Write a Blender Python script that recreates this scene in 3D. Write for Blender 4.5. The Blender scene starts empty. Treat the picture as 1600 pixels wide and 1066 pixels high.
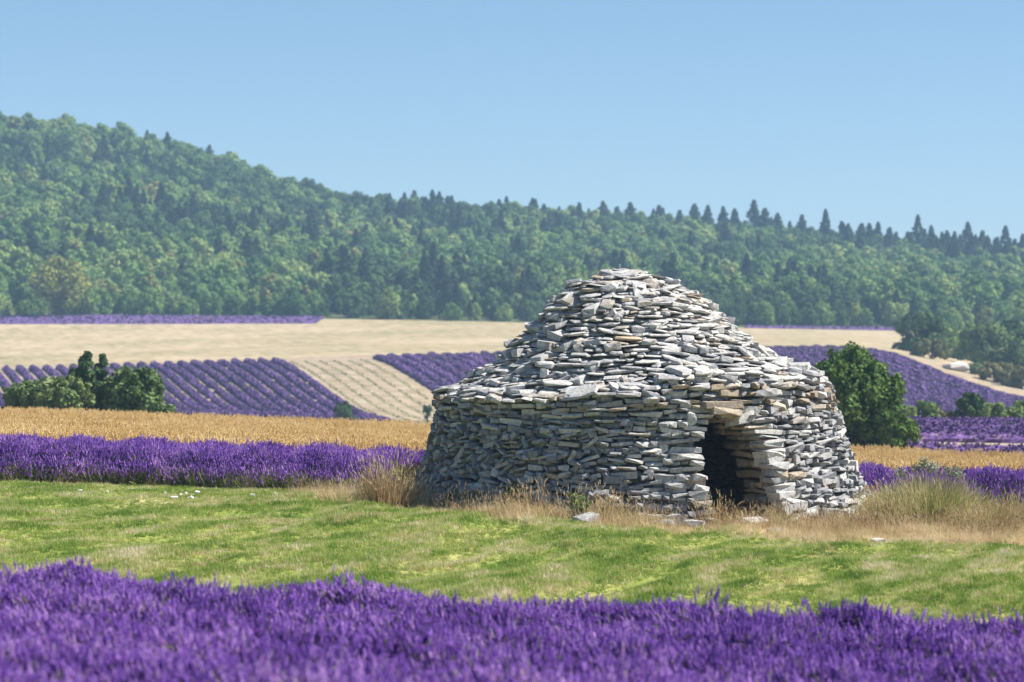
import bpy, bmesh, math, random
import numpy as np
from mathutils import Vector, Matrix, Euler

R = math.radians
rng = np.random.default_rng(7)
random.seed(7)
scn = bpy.context.scene
COL = scn.collection

# ------------------------------------------------------------------ camera, sky, sun
F, HY, ZC = 4444.44, 560.0, 2.35          # focal length and horizon in photo pixels, eye height
cam_d = bpy.data.cameras.new('camera'); cam = bpy.data.objects.new('camera', cam_d); COL.objects.link(cam)
cam.location = (0, 0, ZC); cam.rotation_euler = (R(90), 0, 0)
cam_d.lens = 100; cam_d.sensor_width = 36; cam_d.shift_y = (HY - 533) / 1600
cam_d.clip_start = 0.5; cam_d.clip_end = 6000
cam_d.dof.use_dof = True; cam_d.dof.focus_distance = 44.5; cam_d.dof.aperture_fstop = 2.4
scn.camera = cam

SUN_EL, SUN_AZ = R(50), R(87)            # azimuth clockwise from +Y
w = bpy.data.worlds.new('World'); scn.world = w; w.use_nodes = True
nt = w.node_tree
sky = nt.nodes.new('ShaderNodeTexSky'); sky.sky_type = 'NISHITA'; sky.sun_disc = False
sky.sun_elevation = SUN_EL; sky.sun_rotation = SUN_AZ
sky.air_density = 1.0; sky.dust_density = 0.0; sky.ozone_density = 4.0; sky.altitude = 800
bg = nt.nodes['Background']; bg.inputs['Strength'].default_value = 0.052
gain = nt.nodes.new('ShaderNodeMix'); gain.data_type = 'RGBA'; gain.blend_type = 'MULTIPLY'; gain.inputs[0].default_value = 1
gain.inputs[7].default_value = (0.97, 1.05, 1.13, 1)
nt.links.new(sky.outputs[0], gain.inputs[6]); nt.links.new(gain.outputs[2], bg.inputs['Color'])
sd = bpy.data.lights.new('sun', 'SUN'); so = bpy.data.objects.new('sun', sd); COL.objects.link(so)
sd.energy = 5.0; sd.angle = R(0.53); sd.color = (1.0, 0.955, 0.87)
sv = Vector((math.sin(SUN_AZ) * math.cos(SUN_EL), math.cos(SUN_AZ) * math.cos(SUN_EL), math.sin(SUN_EL)))
so.rotation_euler = sv.to_track_quat('Z', 'Y').to_euler(); so.location = (60, -20, 90)
vs = scn.view_settings
vs.view_transform = 'Standard'; vs.look = 'None'; vs.exposure = 1.05; vs.gamma = 1.0; vs.use_curve_mapping = False
scn.render.engine = 'CYCLES'
cy = scn.cycles
cy.use_denoising = True
try: cy.denoiser = 'OPENIMAGEDENOISE'
except Exception: pass
cy.max_bounces = 6; cy.diffuse_bounces = 2; cy.glossy_bounces = 1; cy.transmission_bounces = 3; cy.volume_bounces = 0
cy.transparent_max_bounces = 4; cy.caustics_reflective = False; cy.caustics_refractive = False

# ------------------------------------------------------------------ helpers
def hash01(i, j, k=0):
    h = (np.asarray(i, np.int64) * 374761393 + np.asarray(j, np.int64) * 668265263 + np.asarray(k, np.int64) * 1274126177) & 0x7fffffff
    h = ((h ^ (h >> 13)) * 1274126177) & 0x7fffffff
    h = ((h ^ (h >> 16)) * 461845907) & 0x7fffffff
    return ((h ^ (h >> 13)) & 0xffffff) / float(0xffffff)

def noise2(x, y, seed=0):
    x = np.asarray(x, float); y = np.asarray(y, float)
    i = np.floor(x).astype(np.int64); j = np.floor(y).astype(np.int64)
    u = x - i; v = y - j
    u = u * u * (3 - 2 * u); v = v * v * (3 - 2 * v)
    a = hash01(i, j, seed); b = hash01(i + 1, j, seed); c = hash01(i, j + 1, seed); d = hash01(i + 1, j + 1, seed)
    return (a * (1 - u) + b * u) * (1 - v) + (c * (1 - u) + d * u) * v

def fbm2(x, y, seed=0, o=3):
    t = 0; a = 0.5; s = 0
    for k in range(o):
        t = t + a * noise2(np.asarray(x) * 2 ** k, np.asarray(y) * 2 ** k, seed + k); s += a; a *= 0.5
    return t / s

class MB:
    """collects vertices and faces (arrays) for one mesh"""
    def __init__(s): s.v = []; s.f3 = []; s.f4 = []; s.m3 = []; s.m4 = []; s.n = 0
    def add(s, v, tris=None, quads=None, mi=0):
        v = np.asarray(v, float).reshape(-1, 3)
        if tris is not None and len(tris):
            t = np.asarray(tris, int).reshape(-1, 3); s.f3.append(t + s.n); s.m3.append(np.full(len(t), mi))
        if quads is not None and len(quads):
            q = np.asarray(quads, int).reshape(-1, 4); s.f4.append(q + s.n); s.m4.append(np.full(len(q), mi))
        s.v.append(v); s.n += len(v)
    def mesh(s, name, mats, smooth=False):
        me = bpy.data.meshes.new(name)
        v = np.concatenate(s.v) if s.v else np.zeros((0, 3))
        f3 = np.concatenate(s.f3) if s.f3 else np.zeros((0, 3), int)
        f4 = np.concatenate(s.f4) if s.f4 else np.zeros((0, 4), int)
        mi = np.concatenate(s.m3 + s.m4) if (s.m3 or s.m4) else np.zeros(0, int)
        me.vertices.add(len(v)); me.vertices.foreach_set('co', v.ravel())
        nl = f3.size + f4.size; npoly = len(f3) + len(f4)
        me.loops.add(nl); me.loops.foreach_set('vertex_index', np.concatenate([f3.ravel(), f4.ravel()]).astype(np.int32))
        me.polygons.add(npoly)
        st = np.concatenate([np.arange(len(f3)) * 3, f3.size + np.arange(len(f4)) * 4]).astype(np.int32)
        me.polygons.foreach_set('loop_start', st)
        me.polygons.foreach_set('material_index', mi.astype(np.int32))
        me.polygons.foreach_set('use_smooth', np.full(npoly, smooth))
        for m in (mats if isinstance(mats, (list, tuple)) else [mats]): me.materials.append(m)
        me.update(); me.validate()
        return me

def link(name, me, parent=None, loc=None, **props):
    o = bpy.data.objects.new(name, me); COL.objects.link(o)
    if parent is not None: o.parent = parent
    if loc is not None: o.location = loc
    for k, v in props.items(): o[k] = v
    return o

def thing(name, me, label, cat, loc=None, group=None, **kw):
    o = link(name, me, loc=loc, label=label, category=cat, **kw)
    if group: o['group'] = group
    return o

# ------------------------------------------------------------------ materials
def material(name, stops, scale=1.0, detail=4.0, stretch=(1, 1, 1), rotz=0.0, rand=0.0, island=0.0, rough=0.9,
             bump=0.0, bump_scale=20.0, transl=0.0, spec=0.15, scale2=0.0, amt2=0.0, contrast=1.0):
    m = bpy.data.materials.new(name); m.use_nodes = True
    t = m.node_tree; N = t.nodes; L = t.links
    for n in list(N): N.remove(n)
    out = N.new('ShaderNodeOutputMaterial'); bs = N.new('ShaderNodeBsdfPrincipled')
    bs.inputs['Roughness'].default_value = rough; bs.inputs['Specular IOR Level'].default_value = spec
    geo = N.new('ShaderNodeNewGeometry')
    mp = N.new('ShaderNodeMapping'); mp.vector_type = 'TEXTURE'
    mp.inputs['Rotation'].default_value = (0, 0, -rotz); mp.inputs['Scale'].default_value = tuple(1 / q for q in stretch)
    L.new(geo.outputs['Position'], mp.inputs['Vector'])
    nz = N.new('ShaderNodeTexNoise'); nz.inputs['Scale'].default_value = scale; nz.inputs['Detail'].default_value = detail
    nz.inputs['Roughness'].default_value = 0.6
    L.new(mp.outputs[0], nz.inputs['Vector'])
    def math_(op, a, b):
        n = N.new('ShaderNodeMath'); n.operation = op
        for i, q in enumerate((a, b)):
            if isinstance(q, (int, float)): n.inputs[i].default_value = q
            else: L.new(q, n.inputs[i])
        return n.outputs[0]
    f = math_('ADD', math_('MULTIPLY', math_('SUBTRACT', nz.outputs['Fac'], 0.5), 2.2 * contrast), 0.5)
    if amt2:
        n2 = N.new('ShaderNodeTexNoise'); n2.inputs['Scale'].default_value = scale2; n2.inputs['Detail'].default_value = 3
        L.new(geo.outputs['Position'], n2.inputs['Vector'])
        f = math_('ADD', f, math_('MULTIPLY', math_('SUBTRACT', n2.outputs['Fac'], 0.5), amt2))
    if rand:
        oi = N.new('ShaderNodeObjectInfo')
        f = math_('ADD', f, math_('MULTIPLY', math_('SUBTRACT', oi.outputs['Random'], 0.5), rand))
    if island:
        f = math_('ADD', f, math_('MULTIPLY', math_('SUBTRACT', geo.outputs['Random Per Island'], 0.5), island))
    rp = N.new('ShaderNodeValToRGB'); cr = rp.color_ramp
    while len(cr.elements) < len(stops): cr.elements.new(0.5)
    for e, (p, c) in zip(cr.elements, stops): e.position = p; e.color = (*c, 1)
    L.new(f, rp.inputs[0]); L.new(rp.outputs[0], bs.inputs['Base Color'])
    if bump:
        bn = N.new('ShaderNodeTexNoise'); bn.inputs['Scale'].default_value = bump_scale; bn.inputs['Detail'].default_value = 5
        L.new(geo.outputs['Position'], bn.inputs['Vector'])
        bp = N.new('ShaderNodeBump'); bp.inputs['Strength'].default_value = bump; bp.inputs['Distance'].default_value = 0.02
        L.new(bn.outputs['Fac'], bp.inputs['Height']); L.new(bp.outputs[0], bs.inputs['Normal'])
    sh = bs.outputs[0]
    if transl:
        tr = N.new('ShaderNodeBsdfTranslucent'); L.new(rp.outputs[0], tr.inputs['Color'])
        mx = N.new('ShaderNodeMixShader'); mx.inputs[0].default_value = transl
        L.new(sh, mx.inputs[1]); L.new(tr.outputs[0], mx.inputs[2]); sh = mx.outputs[0]
    L.new(sh, out.inputs['Surface'])
    m.diffuse_color = (*stops[len(stops) // 2][1], 1)
    return m

def stone_material(name, stops):
    m = material(name, stops, scale=5.0, detail=6, rand=0.9, island=0.9, rough=0.95, bump=0.55, bump_scale=24, contrast=0.55)
    t = m.node_tree; N = t.nodes; L = t.links                       # grey lichen specks and stains on the faces
    bs = [n for n in N if n.type == 'BSDF_PRINCIPLED'][0]; rp = [n for n in N if n.type == 'VALTORGB'][0]
    geo = [n for n in N if n.type == 'NEW_GEOMETRY'][0]
    nz = N.new('ShaderNodeTexNoise'); nz.inputs['Scale'].default_value = 17; nz.inputs['Detail'].default_value = 7; nz.inputs['Roughness'].default_value = 0.7
    L.new(geo.outputs['Position'], nz.inputs['Vector'])
    r2 = N.new('ShaderNodeValToRGB'); r2.color_ramp.elements[0].position = 0.34; r2.color_ramp.elements[0].color = (0.55, 0.55, 0.57, 1)
    r2.color_ramp.elements[1].position = 0.56; r2.color_ramp.elements[1].color = (1.08, 1.07, 1.05, 1)
    L.new(nz.outputs['Fac'], r2.inputs[0])
    mx = N.new('ShaderNodeMix'); mx.data_type = 'RGBA'; mx.blend_type = 'MULTIPLY'; mx.inputs[0].default_value = 0.8
    L.new(rp.outputs[0], mx.inputs[6]); L.new(r2.outputs[0], mx.inputs[7]); L.new(mx.outputs[2], bs.inputs['Base Color'])
    return m

M = {}
M['stone'] = stone_material('limestone', [(0.0, (.23, .232, .245)), (0.3, (.355, .352, .352)), (0.6, (.445, .437, .425)), (0.85, (.52, .51, .49)), (1.0, (.36, .325, .285))])
M['stone_warm'] = stone_material('sheltered_bounce_limestone', [(0.0, (.29, .24, .19)), (0.4, (.38, .32, .25)), (0.7, (.43, .385, .33)), (1.0, (.45, .36, .255))])  # less weathered tan stone; on the door reveals it also paints warm bounced light
M['grass'] = material('mown_grass', [(0.0, (.11, .19, .03)), (0.3, (.19, .28, .055)), (0.48, (.30, .365, .085)), (0.66, (.385, .41, .135)), (0.82, (.50, .46, .25)), (1.0, (.60, .53, .36))],
                      scale=1.75, detail=3, stretch=(1.15, 0.25, 1), rotz=R(16), rand=0.45, transl=0.3, scale2=5, amt2=0.6, contrast=1.15)
M['straw'] = material('dry_straw', [(0.0, (.36, .24, .12)), (0.4, (.55, .42, .235)), (0.7, (.67, .54, .34)), (1.0, (.74, .64, .45))], scale=1.6, rand=0.6, transl=0.35)
M['straw_green'] = material('half_dry_grass', [(0.0, (.16, .23, .05)), (0.4, (.32, .38, .11)), (0.7, (.50, .48, .20)), (1.0, (.66, .60, .35))], scale=1.6, island=0.7, rand=0.3, transl=0.35)
M['straw_brown'] = material('brown_seed_grass', [(0.0, (.27, .16, .07)), (0.5, (.46, .31, .15)), (1.0, (.62, .48, .27))], scale=2, island=0.7, transl=0.35)
M['ground'] = material('dry_earth', [(0.0, (.24, .16, .09)), (0.5, (.38, .28, .16)), (1.0, (.50, .40, .25))], scale=1.4, detail=8, bump=0.5, bump_scale=9)
M['turf'] = material('turf', [(0.0, (.10, .14, .025)), (0.45, (.20, .24, .05)), (0.75, (.30, .30, .09)), (1.0, (.46, .39, .22))],
                     scale=0.95, detail=6, stretch=(1.15, 0.24, 1), rotz=R(16), bump=0.6, bump_scale=14)
M['soil'] = material('pale_field_soil', [(0.0, (.23, .175, .115)), (0.5, (.315, .245, .165)), (1.0, (.39, .315, .225))], scale=0.5, detail=10, bump=0.5, bump_scale=3, contrast=1.3)
M['stubble'] = material('stubble', [(0.0, (.20, .19, .09)), (0.22, (.28, .235, .13)), (0.5, (.36, .275, .165)), (1.0, (.44, .355, .235))], scale=1.1, detail=12, stretch=(1.0, 0.30, 1), rotz=R(-35), bump=0.9, bump_scale=2.2, scale2=.04, amt2=1.6, contrast=1.9)
M['wheat'] = material('ripe_wheat', [(0.0, (.55, .36, .13)), (0.45, (.72, .52, .235)), (0.75, (.78, .60, .30)), (1.0, (.84, .68, .38))], scale=0.35, rand=0.5, transl=0.35)
M['stubble_tuft'] = material('stubble_tuft', [(0.0, (.28, .28, .15)), (0.5, (.40, .35, .21)), (1.0, (.52, .44, .29))], scale=0.05, rand=0.8, transl=.3)
M['hill'] = material('woodland_floor', [(0.0, (.05, .07, .025)), (0.5, (.09, .10, .04)), (1.0, (.17, .15, .08))], scale=0.05)
M['lav'] = material('lavender_flower', [(0.0, (.13, .052, .27)), (0.35, (.20, .083, .41)), (0.68, (.29, .14, .52)), (1.0, (.45, .26, .58))], scale=1.1, detail=4, rand=0.85, island=0.5, transl=0.2, scale2=5.0, amt2=.6)
M['lav_stem'] = material('lavender_stem', [(0.0, (.15, .19, .06)), (0.5, (.27, .31, .11)), (1.0, (.45, .42, .22))], scale=2, rand=0.6, transl=0.2)
M['lav_leaf'] = material('lavender_foliage', [(0.0, (.07, .09, .04)), (0.5, (.13, .155, .065)), (1.0, (.22, .23, .11))], scale=3, detail=6, bump=0.8, bump_scale=18)
M['lav_far'] = material('lavender_row', [(0.0, (.16, .14, .09)), (0.25, (.105, .066, .14)), (0.5, (.118, .062, .20)), (0.8, (.155, .085, .24)), (1.0, (.24, .17, .23))],
                        scale=2.4, detail=5, rand=0.2, island=0.3, scale2=0.12, amt2=0.7)
M['young'] = material('young_row', [(0.0, (.22, .22, .10)), (0.5, (.32, .29, .16)), (1.0, (.40, .34, .21))], scale=0.7, detail=5)
M['bark'] = material('bark', [(0.0, (.06, .045, .03)), (1.0, (.17, .13, .09))], scale=4, stretch=(1, 1, .25), bump=0.7)
def leafmat(name, a, b, c, **k):
    return material(name, [(0.0, a), (0.5, b), (1.0, c)], scale=k.pop('scale', 0.5), detail=3, rand=k.pop('rand', 0.5), island=0.35, transl=0.22, rough=0.75, **k)
M['oak'] = leafmat('oak_leaves', (.095, .185, .05), (.175, .285, .075), (.32, .39, .125), scale=0.04, rand=0.75)
M['oak_yellow'] = leafmat('yellowing_leaves', (.15, .19, .045), (.25, .26, .065), (.36, .32, .11))
M['oak_lone'] = leafmat('lone_oak_leaves', (.09, .13, .03), (.21, .24, .05), (.38, .38, .09), scale=.35)
M['oak_dark'] = leafmat('dark_oak_leaves', (.045, .09, .03), (.075, .135, .042), (.12, .19, .06), scale=0.2)
M['pine'] = leafmat('pine_needles', (.02, .042, .022), (.035, .065, .03), (.06, .095, .04), rand=0.4)
M['shrub'] = leafmat('shrub_leaves', (.07, .135, .03), (.14, .225, .05), (.26, .33, .09), scale=1.5)
M['shrub_blue'] = leafmat('grey_green_leaves', (.09, .15, .05), (.15, .22, .075), (.25, .31, .12), scale=0.8)
M['juniper'] = leafmat('juniper_needles', (.05, .10, .035), (.085, .145, .055), (.14, .20, .08), scale=1.5)
M['scrub'] = leafmat('dry_scrub_leaves', (.13, .15, .05), (.2, .21, .08), (.30, .28, .13), scale=0.6)
M['thistle'] = leafmat('pale_seed_heads', (.22, .25, .16), (.33, .36, .25), (.46, .46, .34), scale=3)
M['weed'] = leafmat('weed_leaves', (.07, .14, .025), (.12, .2, .04), (.2, .27, .07), scale=4)
M['pale_rock'] = material('pale_rock', [(0.0, (.45, .42, .38)), (1.0, (.66, .63, .58))], scale=2, bump=0.6, bump_scale=6, rand=0.5)

# ------------------------------------------------------------------ terrain height
PXC = np.arange(-400, 2001, 100.0)
def zrow(Y, pts):
    p = np.array(pts, float); py = np.interp(PXC, p[:, 0], p[:, 1])
    return ZC - (py - HY) / F * Y
def zc(pts):
    p = np.array(pts, float); return np.interp(PXC, p[:, 0], p[:, 1])
BASE = np.interp(PXC, [0, 500, 820, 1200, 1400, 1600], [496, 498, 504, 513, 516, 520])
CREST = np.interp(PXC, [-400, 0, 100, 200, 270, 350, 420, 500, 560, 700, 850, 1000, 1200, 1400, 1600, 2000],
                  [184, 221, 229, 243, 263, 286, 311, 342, 353, 360, 370, 381, 396, 417, 432, 455])
def zhill(Y, f): return ZC - (BASE + f * (CREST - BASE) - HY) / F * Y
KN = [(-60, zc([(0, .5), (1600, .2)])), (5, zc([(0, .33), (1600, -.02)])), (12, zc([(0, .22), (1600, -.16)])),
      (23, zc([(-100, .06), (0, .05), (450, -.09), (900, -.22), (1270, -.31), (1600, -.35)])),
      (33, zc([(-100, .11), (0, .10), (400, -.02), (800, -.18), (1200, -.29), (1600, -.37)])),
      (43.5, zrow(43.5, [(-100, 780), (0, 784), (400, 793), (800, 806), (1100, 820), (1600, 838)])),
      (50, zrow(50, [(-100, 749), (0, 752), (400, 765), (660, 775), (1340, 800), (1600, 804)])),
      (54, zc([(0, .15), (650, -.12), (1340, -.46), (1600, -.5)])),
      (95, zc([(0, -.1), (650, -.6), (1340, -1.4), (1600, -1.7)])),
      (120, zrow(120, [(0, 655), (600, 670), (1300, 690), (1600, 694)])),
      (140, zrow(140, [(0, 658), (600, 672), (1300, 664), (1600, 666)])),
      (190, zrow(190, [(0, 660), (600, 674), (1340, 668), (1600, 664)])),
      (268, zrow(268, [(0, 646), (300, 650), (590, 659), (800, 661), (1200, 656), (1440, 651), (1600, 640), (2000, 650)])),
      (330, zrow(330, [(0, 580), (200, 573), (430, 566), (590, 561), (780, 557), (1190, 549), (1370, 546), (1450, 558), (1600, 602), (2000, 620)])),
      (400, zrow(400, [(0, 545), (400, 537), (800, 530), (1200, 530), (1370, 532), (1600, 578), (2000, 590)])),
      (500, zhill(500, 0)), (600, zhill(600, .36)), (700, zhill(700, .72)), (800, zhill(800, 1.0)),
      (900, zhill(800, 1.0) * .93), (1200, zhill(800, 1.0) * .5), (1700, PXC * 0.0)]
YK = np.array([k[0] for k in KN], float); ZT = np.array([k[1] for k in KN])
ZS = ZT.copy(); ZS[:, 1:-1] = (ZT[:, :-2] + 2 * ZT[:, 1:-1] + ZT[:, 2:]) / 4; ZT = ZS
hk = np.diff(YK)[:, None]; dk = np.diff(ZT, axis=0) / hk
MT = np.zeros_like(ZT); MT[0] = dk[0]; MT[-1] = dk[-1]
w1 = 2 * hk[1:] + hk[:-1]; w2 = hk[1:] + 2 * hk[:-1]
same = dk[:-1] * dk[1:] > 0
MT[1:-1] = np.where(same, (w1 + w2) / (w1 / np.where(same, dk[:-1], 1) + w2 / np.where(same, dk[1:], 1)), 0)

def ridge(X, Y):
    c, s = math.cos(R(16)), math.sin(R(16))                          # windrows of the raked mowing
    q = X * c - Y * s; p = X * s + Y * c
    a = np.clip((Y - 22) / 3, 0, 1) * np.clip((49.5 - Y) / 3, 0, 1)
    return a * (0.15 * (fbm2(q / 0.55 + 9, p / 2.6, 3, 2) - 0.5) + 0.05 * (noise2(X * 1.7, Y * 1.7, 5) - .5))

def H(X, Y, detail=True):
    X = np.asarray(X, float); Y = np.asarray(Y, float)
    px = np.clip(800 + X / np.maximum(Y, 12) * F, -399, 1999)
    c = (px + 400) / 100; ci = np.clip(np.floor(c).astype(int), 0, len(PXC) - 2); cf = c - ci
    r = np.clip(np.searchsorted(YK, Y, side='right') - 1, 0, len(YK) - 2)
    h = YK[r + 1] - YK[r]; t = np.clip((Y - YK[r]) / h, 0, 1)
    g = lambda T, rr: T[rr, ci] * (1 - cf) + T[rr, ci + 1] * cf
    z = (2 * t**3 - 3 * t**2 + 1) * g(ZT, r) + (t**3 - 2 * t**2 + t) * h * g(MT, r) + (-2 * t**3 + 3 * t**2) * g(ZT, r + 1) + (t**3 - t**2) * h * g(MT, r + 1)
    if detail: z = z + ridge(X, Y)
    return z
def h1(x, y): return float(H(np.array([x]), np.array([y]))[0])
def xat(px, Y): return (px - 800) / F * Y

def band(name, ys, nx, mat, zone=None):
    ys = np.asarray(ys, float); t = np.linspace(-1, 1, nx)
    YY = np.repeat(ys[:, None], nx, 1); XX = t[None, :] * (26 + 0.26 * np.maximum(YY, 0))
    ZZ = H(XX, YY)
    mb = MB(); idx = np.arange(len(ys) * nx).reshape(len(ys), nx)
    q = np.stack([idx[:-1, :-1], idx[:-1, 1:], idx[1:, 1:], idx[1:, :-1]], -1).reshape(-1, 4)
    mb.add(np.stack([XX, YY, ZZ], -1).reshape(-1, 3), quads=q)
    me = mb.mesh(name, mat, smooth=True)
    return link(name, me, kind='structure'), XX, YY
GB = ([-200, 0, 300, 450, 520, 700, 850, 1000, 1150, 1350, 1600, 1800], [744, 750, 758, 768, 784, 801, 815, 825, 834, 847, 853, 858])
def straw_amount(X, Y):
    z = H(X, Y, False); px = 800 + X / np.maximum(Y, 1) * F; py = HY + (ZC - z) / np.maximum(Y, 1) * F
    d = np.interp(px, *GB) - py + 14 * (noise2(X * 1.3, Y * .8, 21) - .5)
    return np.where(Y > 30, np.clip(d / 8 + .5, 0, 1), 0)

# near ground: turf and dry earth in one sheet, mixed by where the mowing stops
o, XX, YY = band('ground', np.concatenate([np.arange(-60, 20, 4.0), np.arange(20, 50.01, 0.16)]), 300, M['ground'])
sa = np.where(YY < 23.3, 0.85, straw_amount(XX, YY))
at = o.data.attributes.new('bare', 'FLOAT', 'POINT'); at.data.foreach_set('value', sa.ravel().astype(np.float32))
def mix_ground():
    m = M['turf']; t = m.node_tree; N = t.nodes; L = t.links
    bs = [n for n in N if n.type == 'BSDF_PRINCIPLED'][0]; rp = [n for n in N if n.type == 'VALTORGB'][0]
    geo = [n for n in N if n.type == 'NEW_GEOMETRY'][0]
    a = N.new('ShaderNodeAttribute'); a.attribute_name = 'bare'
    nz = N.new('ShaderNodeTexNoise'); nz.inputs['Scale'].default_value = 2.2; nz.inputs['Detail'].default_value = 8
    L.new(geo.outputs['Position'], nz.inputs['Vector'])
    r2 = N.new('ShaderNodeValToRGB')
    r2.color_ramp.elements[0].position = .3; r2.color_ramp.elements[0].color = (.24, .16, .085, 1)
    r2.color_ramp.elements[1].position = .7; r2.color_ramp.elements[1].color = (.46, .36, .21, 1)
    L.new(nz.outputs['Fac'], r2.inputs[0])
    mx = N.new('ShaderNodeMix'); mx.data_type = 'RGBA'
    L.new(a.outputs['Fac'], mx.inputs[0]); L.new(rp.outputs[0], mx.inputs[6]); L.new(r2.outputs[0], mx.inputs[7])
    L.new(mx.outputs[2], bs.inputs['Base Color'])
mix_ground(); o.data.materials[0] = M['turf']
band('wheat_field_ground', np.arange(50, 108.1, 2.0), 80, M['soil'])
band('sloping_field', np.arange(108, 340.1, 4.0), 140, M['soil'])
band('stubble_field', np.arange(340, 500.1, 4.0), 140, M['stubble'])
band('wooded_hill', np.concatenate([np.arange(500, 900.1, 10.0), np.arange(950, 1701, 50.0)]), 140, M['hill'])

# ------------------------------------------------------------------ haze
def haze():
    mb = MB(); x, y0, y1, z0, z1 = 480, -70, 1710, -6, 95
    v = [(sx * x, y, z) for z in (z0, z1) for y in (y0, y1) for sx in (-1, 1)]
    mb.add(v, quads=[(0, 2, 3, 1), (4, 5, 7, 6), (0, 1, 5, 4), (2, 6, 7, 3), (0, 4, 6, 2), (1, 3, 7, 5)])
    m = bpy.data.materials.new('haze'); m.use_nodes = True; N = m.node_tree.nodes
    for n in list(N): N.remove(n)
    out = N.new('ShaderNodeOutputMaterial'); pv = N.new('ShaderNodeVolumePrincipled')
    pv.inputs['Color'].default_value = (.46, .72, 1.0, 1); pv.inputs['Density'].default_value = 0.00037
    pv.inputs['Anisotropy'].default_value = 0.0
    m.node_tree.links.new(pv.outputs[0], out.inputs['Volume'])
    link('haze', mb.mesh('haze', m), kind='stuff')
haze()

# ------------------------------------------------------------------ instancing
def rot_to(n, spin):
    """euler angles turning z to n, after a random spin"""
    n = n / np.linalg.norm(n, axis=1, keepdims=True)
    ref = np.tile([1.0, 0, 0], (len(n), 1)); ref[np.abs(n[:, 0]) > .9] = (0, 1, 0)
    a = np.cross(ref, n); a /= np.linalg.norm(a, axis=1, keepdims=True); b = np.cross(n, a)
    c, s = np.cos(spin)[:, None], np.sin(spin)[:, None]
    x = a * c + b * s; y = -a * s + b * c
    return np.stack([np.arctan2(y[:, 2], n[:, 2]), np.arcsin(np.clip(-x[:, 2], -1, 1)), np.arctan2(x[:, 1], x[:, 0])], 1)

def scatter(name, pts, rots, scl, idx, sources, parent=None, **props):
    me = bpy.data.meshes.new(name); me.vertices.add(len(pts)); me.vertices.foreach_set('co', np.asarray(pts, np.float32).ravel())
    for nm, ty, arr, key in (('rot', 'FLOAT_VECTOR', rots, 'vector'), ('scl', 'FLOAT_VECTOR', scl, 'vector')):
        a = me.attributes.new(nm, ty, 'POINT'); a.data.foreach_set(key, np.asarray(arr, np.float32).ravel())
    a = me.attributes.new('pick', 'INT', 'POINT'); a.data.foreach_set('value', np.asarray(idx, np.int32))
    o = link(name, me, parent=parent, **props)
    g = bpy.data.node_groups.new(name, 'GeometryNodeTree')
    g.interface.new_socket('Geometry', in_out='INPUT', socket_type='NodeSocketGeometry')
    g.interface.new_socket('Geometry', in_out='OUTPUT', socket_type='NodeSocketGeometry')
    N = g.nodes; L = g.links
    gi = N.new('NodeGroupInput'); go = N.new('NodeGroupOutput'); ip = N.new('GeometryNodeInstanceOnPoints')
    jn = N.new('GeometryNodeJoinGeometry')
    for s in reversed(sources):
        oi = N.new('GeometryNodeObjectInfo'); oi.inputs['Object'].default_value = s; oi.inputs['As Instance'].default_value = True
        L.new(oi.outputs['Geometry'], jn.inputs[0])
    def attr(nm, dt):
        n = N.new('GeometryNodeInputNamedAttribute'); n.data_type = dt; n.inputs['Name'].default_value = nm; return n.outputs['Attribute']
    L.new(gi.outputs[0], ip.inputs['Points']); L.new(jn.outputs[0], ip.inputs['Instance'])
    ip.inputs['Pick Instance'].default_value = True
    L.new(attr('pick', 'INT'), ip.inputs['Instance Index'])
    e2r = N.new('FunctionNodeEulerToRotation'); L.new(attr('rot', 'FLOAT_VECTOR'), e2r.inputs[0]); L.new(e2r.outputs[0], ip.inputs['Rotation'])
    L.new(attr('scl', 'FLOAT_VECTOR'), ip.inputs['Scale'])
    L.new(ip.outputs[0], go.inputs[0])
    md = o.modifiers.new('scatter', 'NODES'); md.node_group = g
    return o
def source(name, me): return bpy.data.objects.new(name, me)       # mesh the scatter draws from; stands nowhere itself

# ------------------------------------------------------------------ blades, leaves, spikes
def blades(mb, base, dirs, length, width, bend, g, mi=0, seg=3):
    """curved tapering grass blades; base (n,3), dirs (n,3) unit"""
    n = len(base)
    side = np.cross(dirs, g.normal(size=(n, 3))); side /= np.linalg.norm(side, axis=1, keepdims=True) + 1e-9
    droop = np.zeros((n, 3)); droop[:, :2] = dirs[:, :2]; droop[:, 2] = -0.5
    V = []
    for k in range(seg + 1):
        t = k / seg
        p = base + dirs * (length * t)[:, None] + droop * (bend * length * t * t)[:, None]
        wd = (width * (1 - t) ** 0.8)[:, None]
        if k < seg: V += [p - side * wd, p + side * wd]
        else: V += [p]
    V = np.stack(V, 1); c = 2 * seg + 1; off = (np.arange(n) * c)[:, None]
    q = np.concatenate([off + np.array([2 * k, 2 * k + 1, 2 * k + 3, 2 * k + 2]) for k in range(seg - 1)]) if seg > 1 else None
    mb.add(V.reshape(-1, 3), quads=q, mi=mi)
    t3 = off + np.array([2 * seg - 2, 2 * seg - 1, 2 * seg])
    mb.add(np.zeros((0, 3)), tris=None)
    mb.f3.append(t3 + mb.n - n * c); mb.m3.append(np.full(n, mi))

def fan_dirs(n, spread, g):
    a = g.uniform(0, 2 * np.pi, n); t = np.abs(g.normal(0, spread, n))
    t = np.clip(t, 0, 1.35)
    return np.stack([np.cos(a) * np.sin(t), np.sin(a) * np.sin(t), np.cos(t)], 1)

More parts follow.
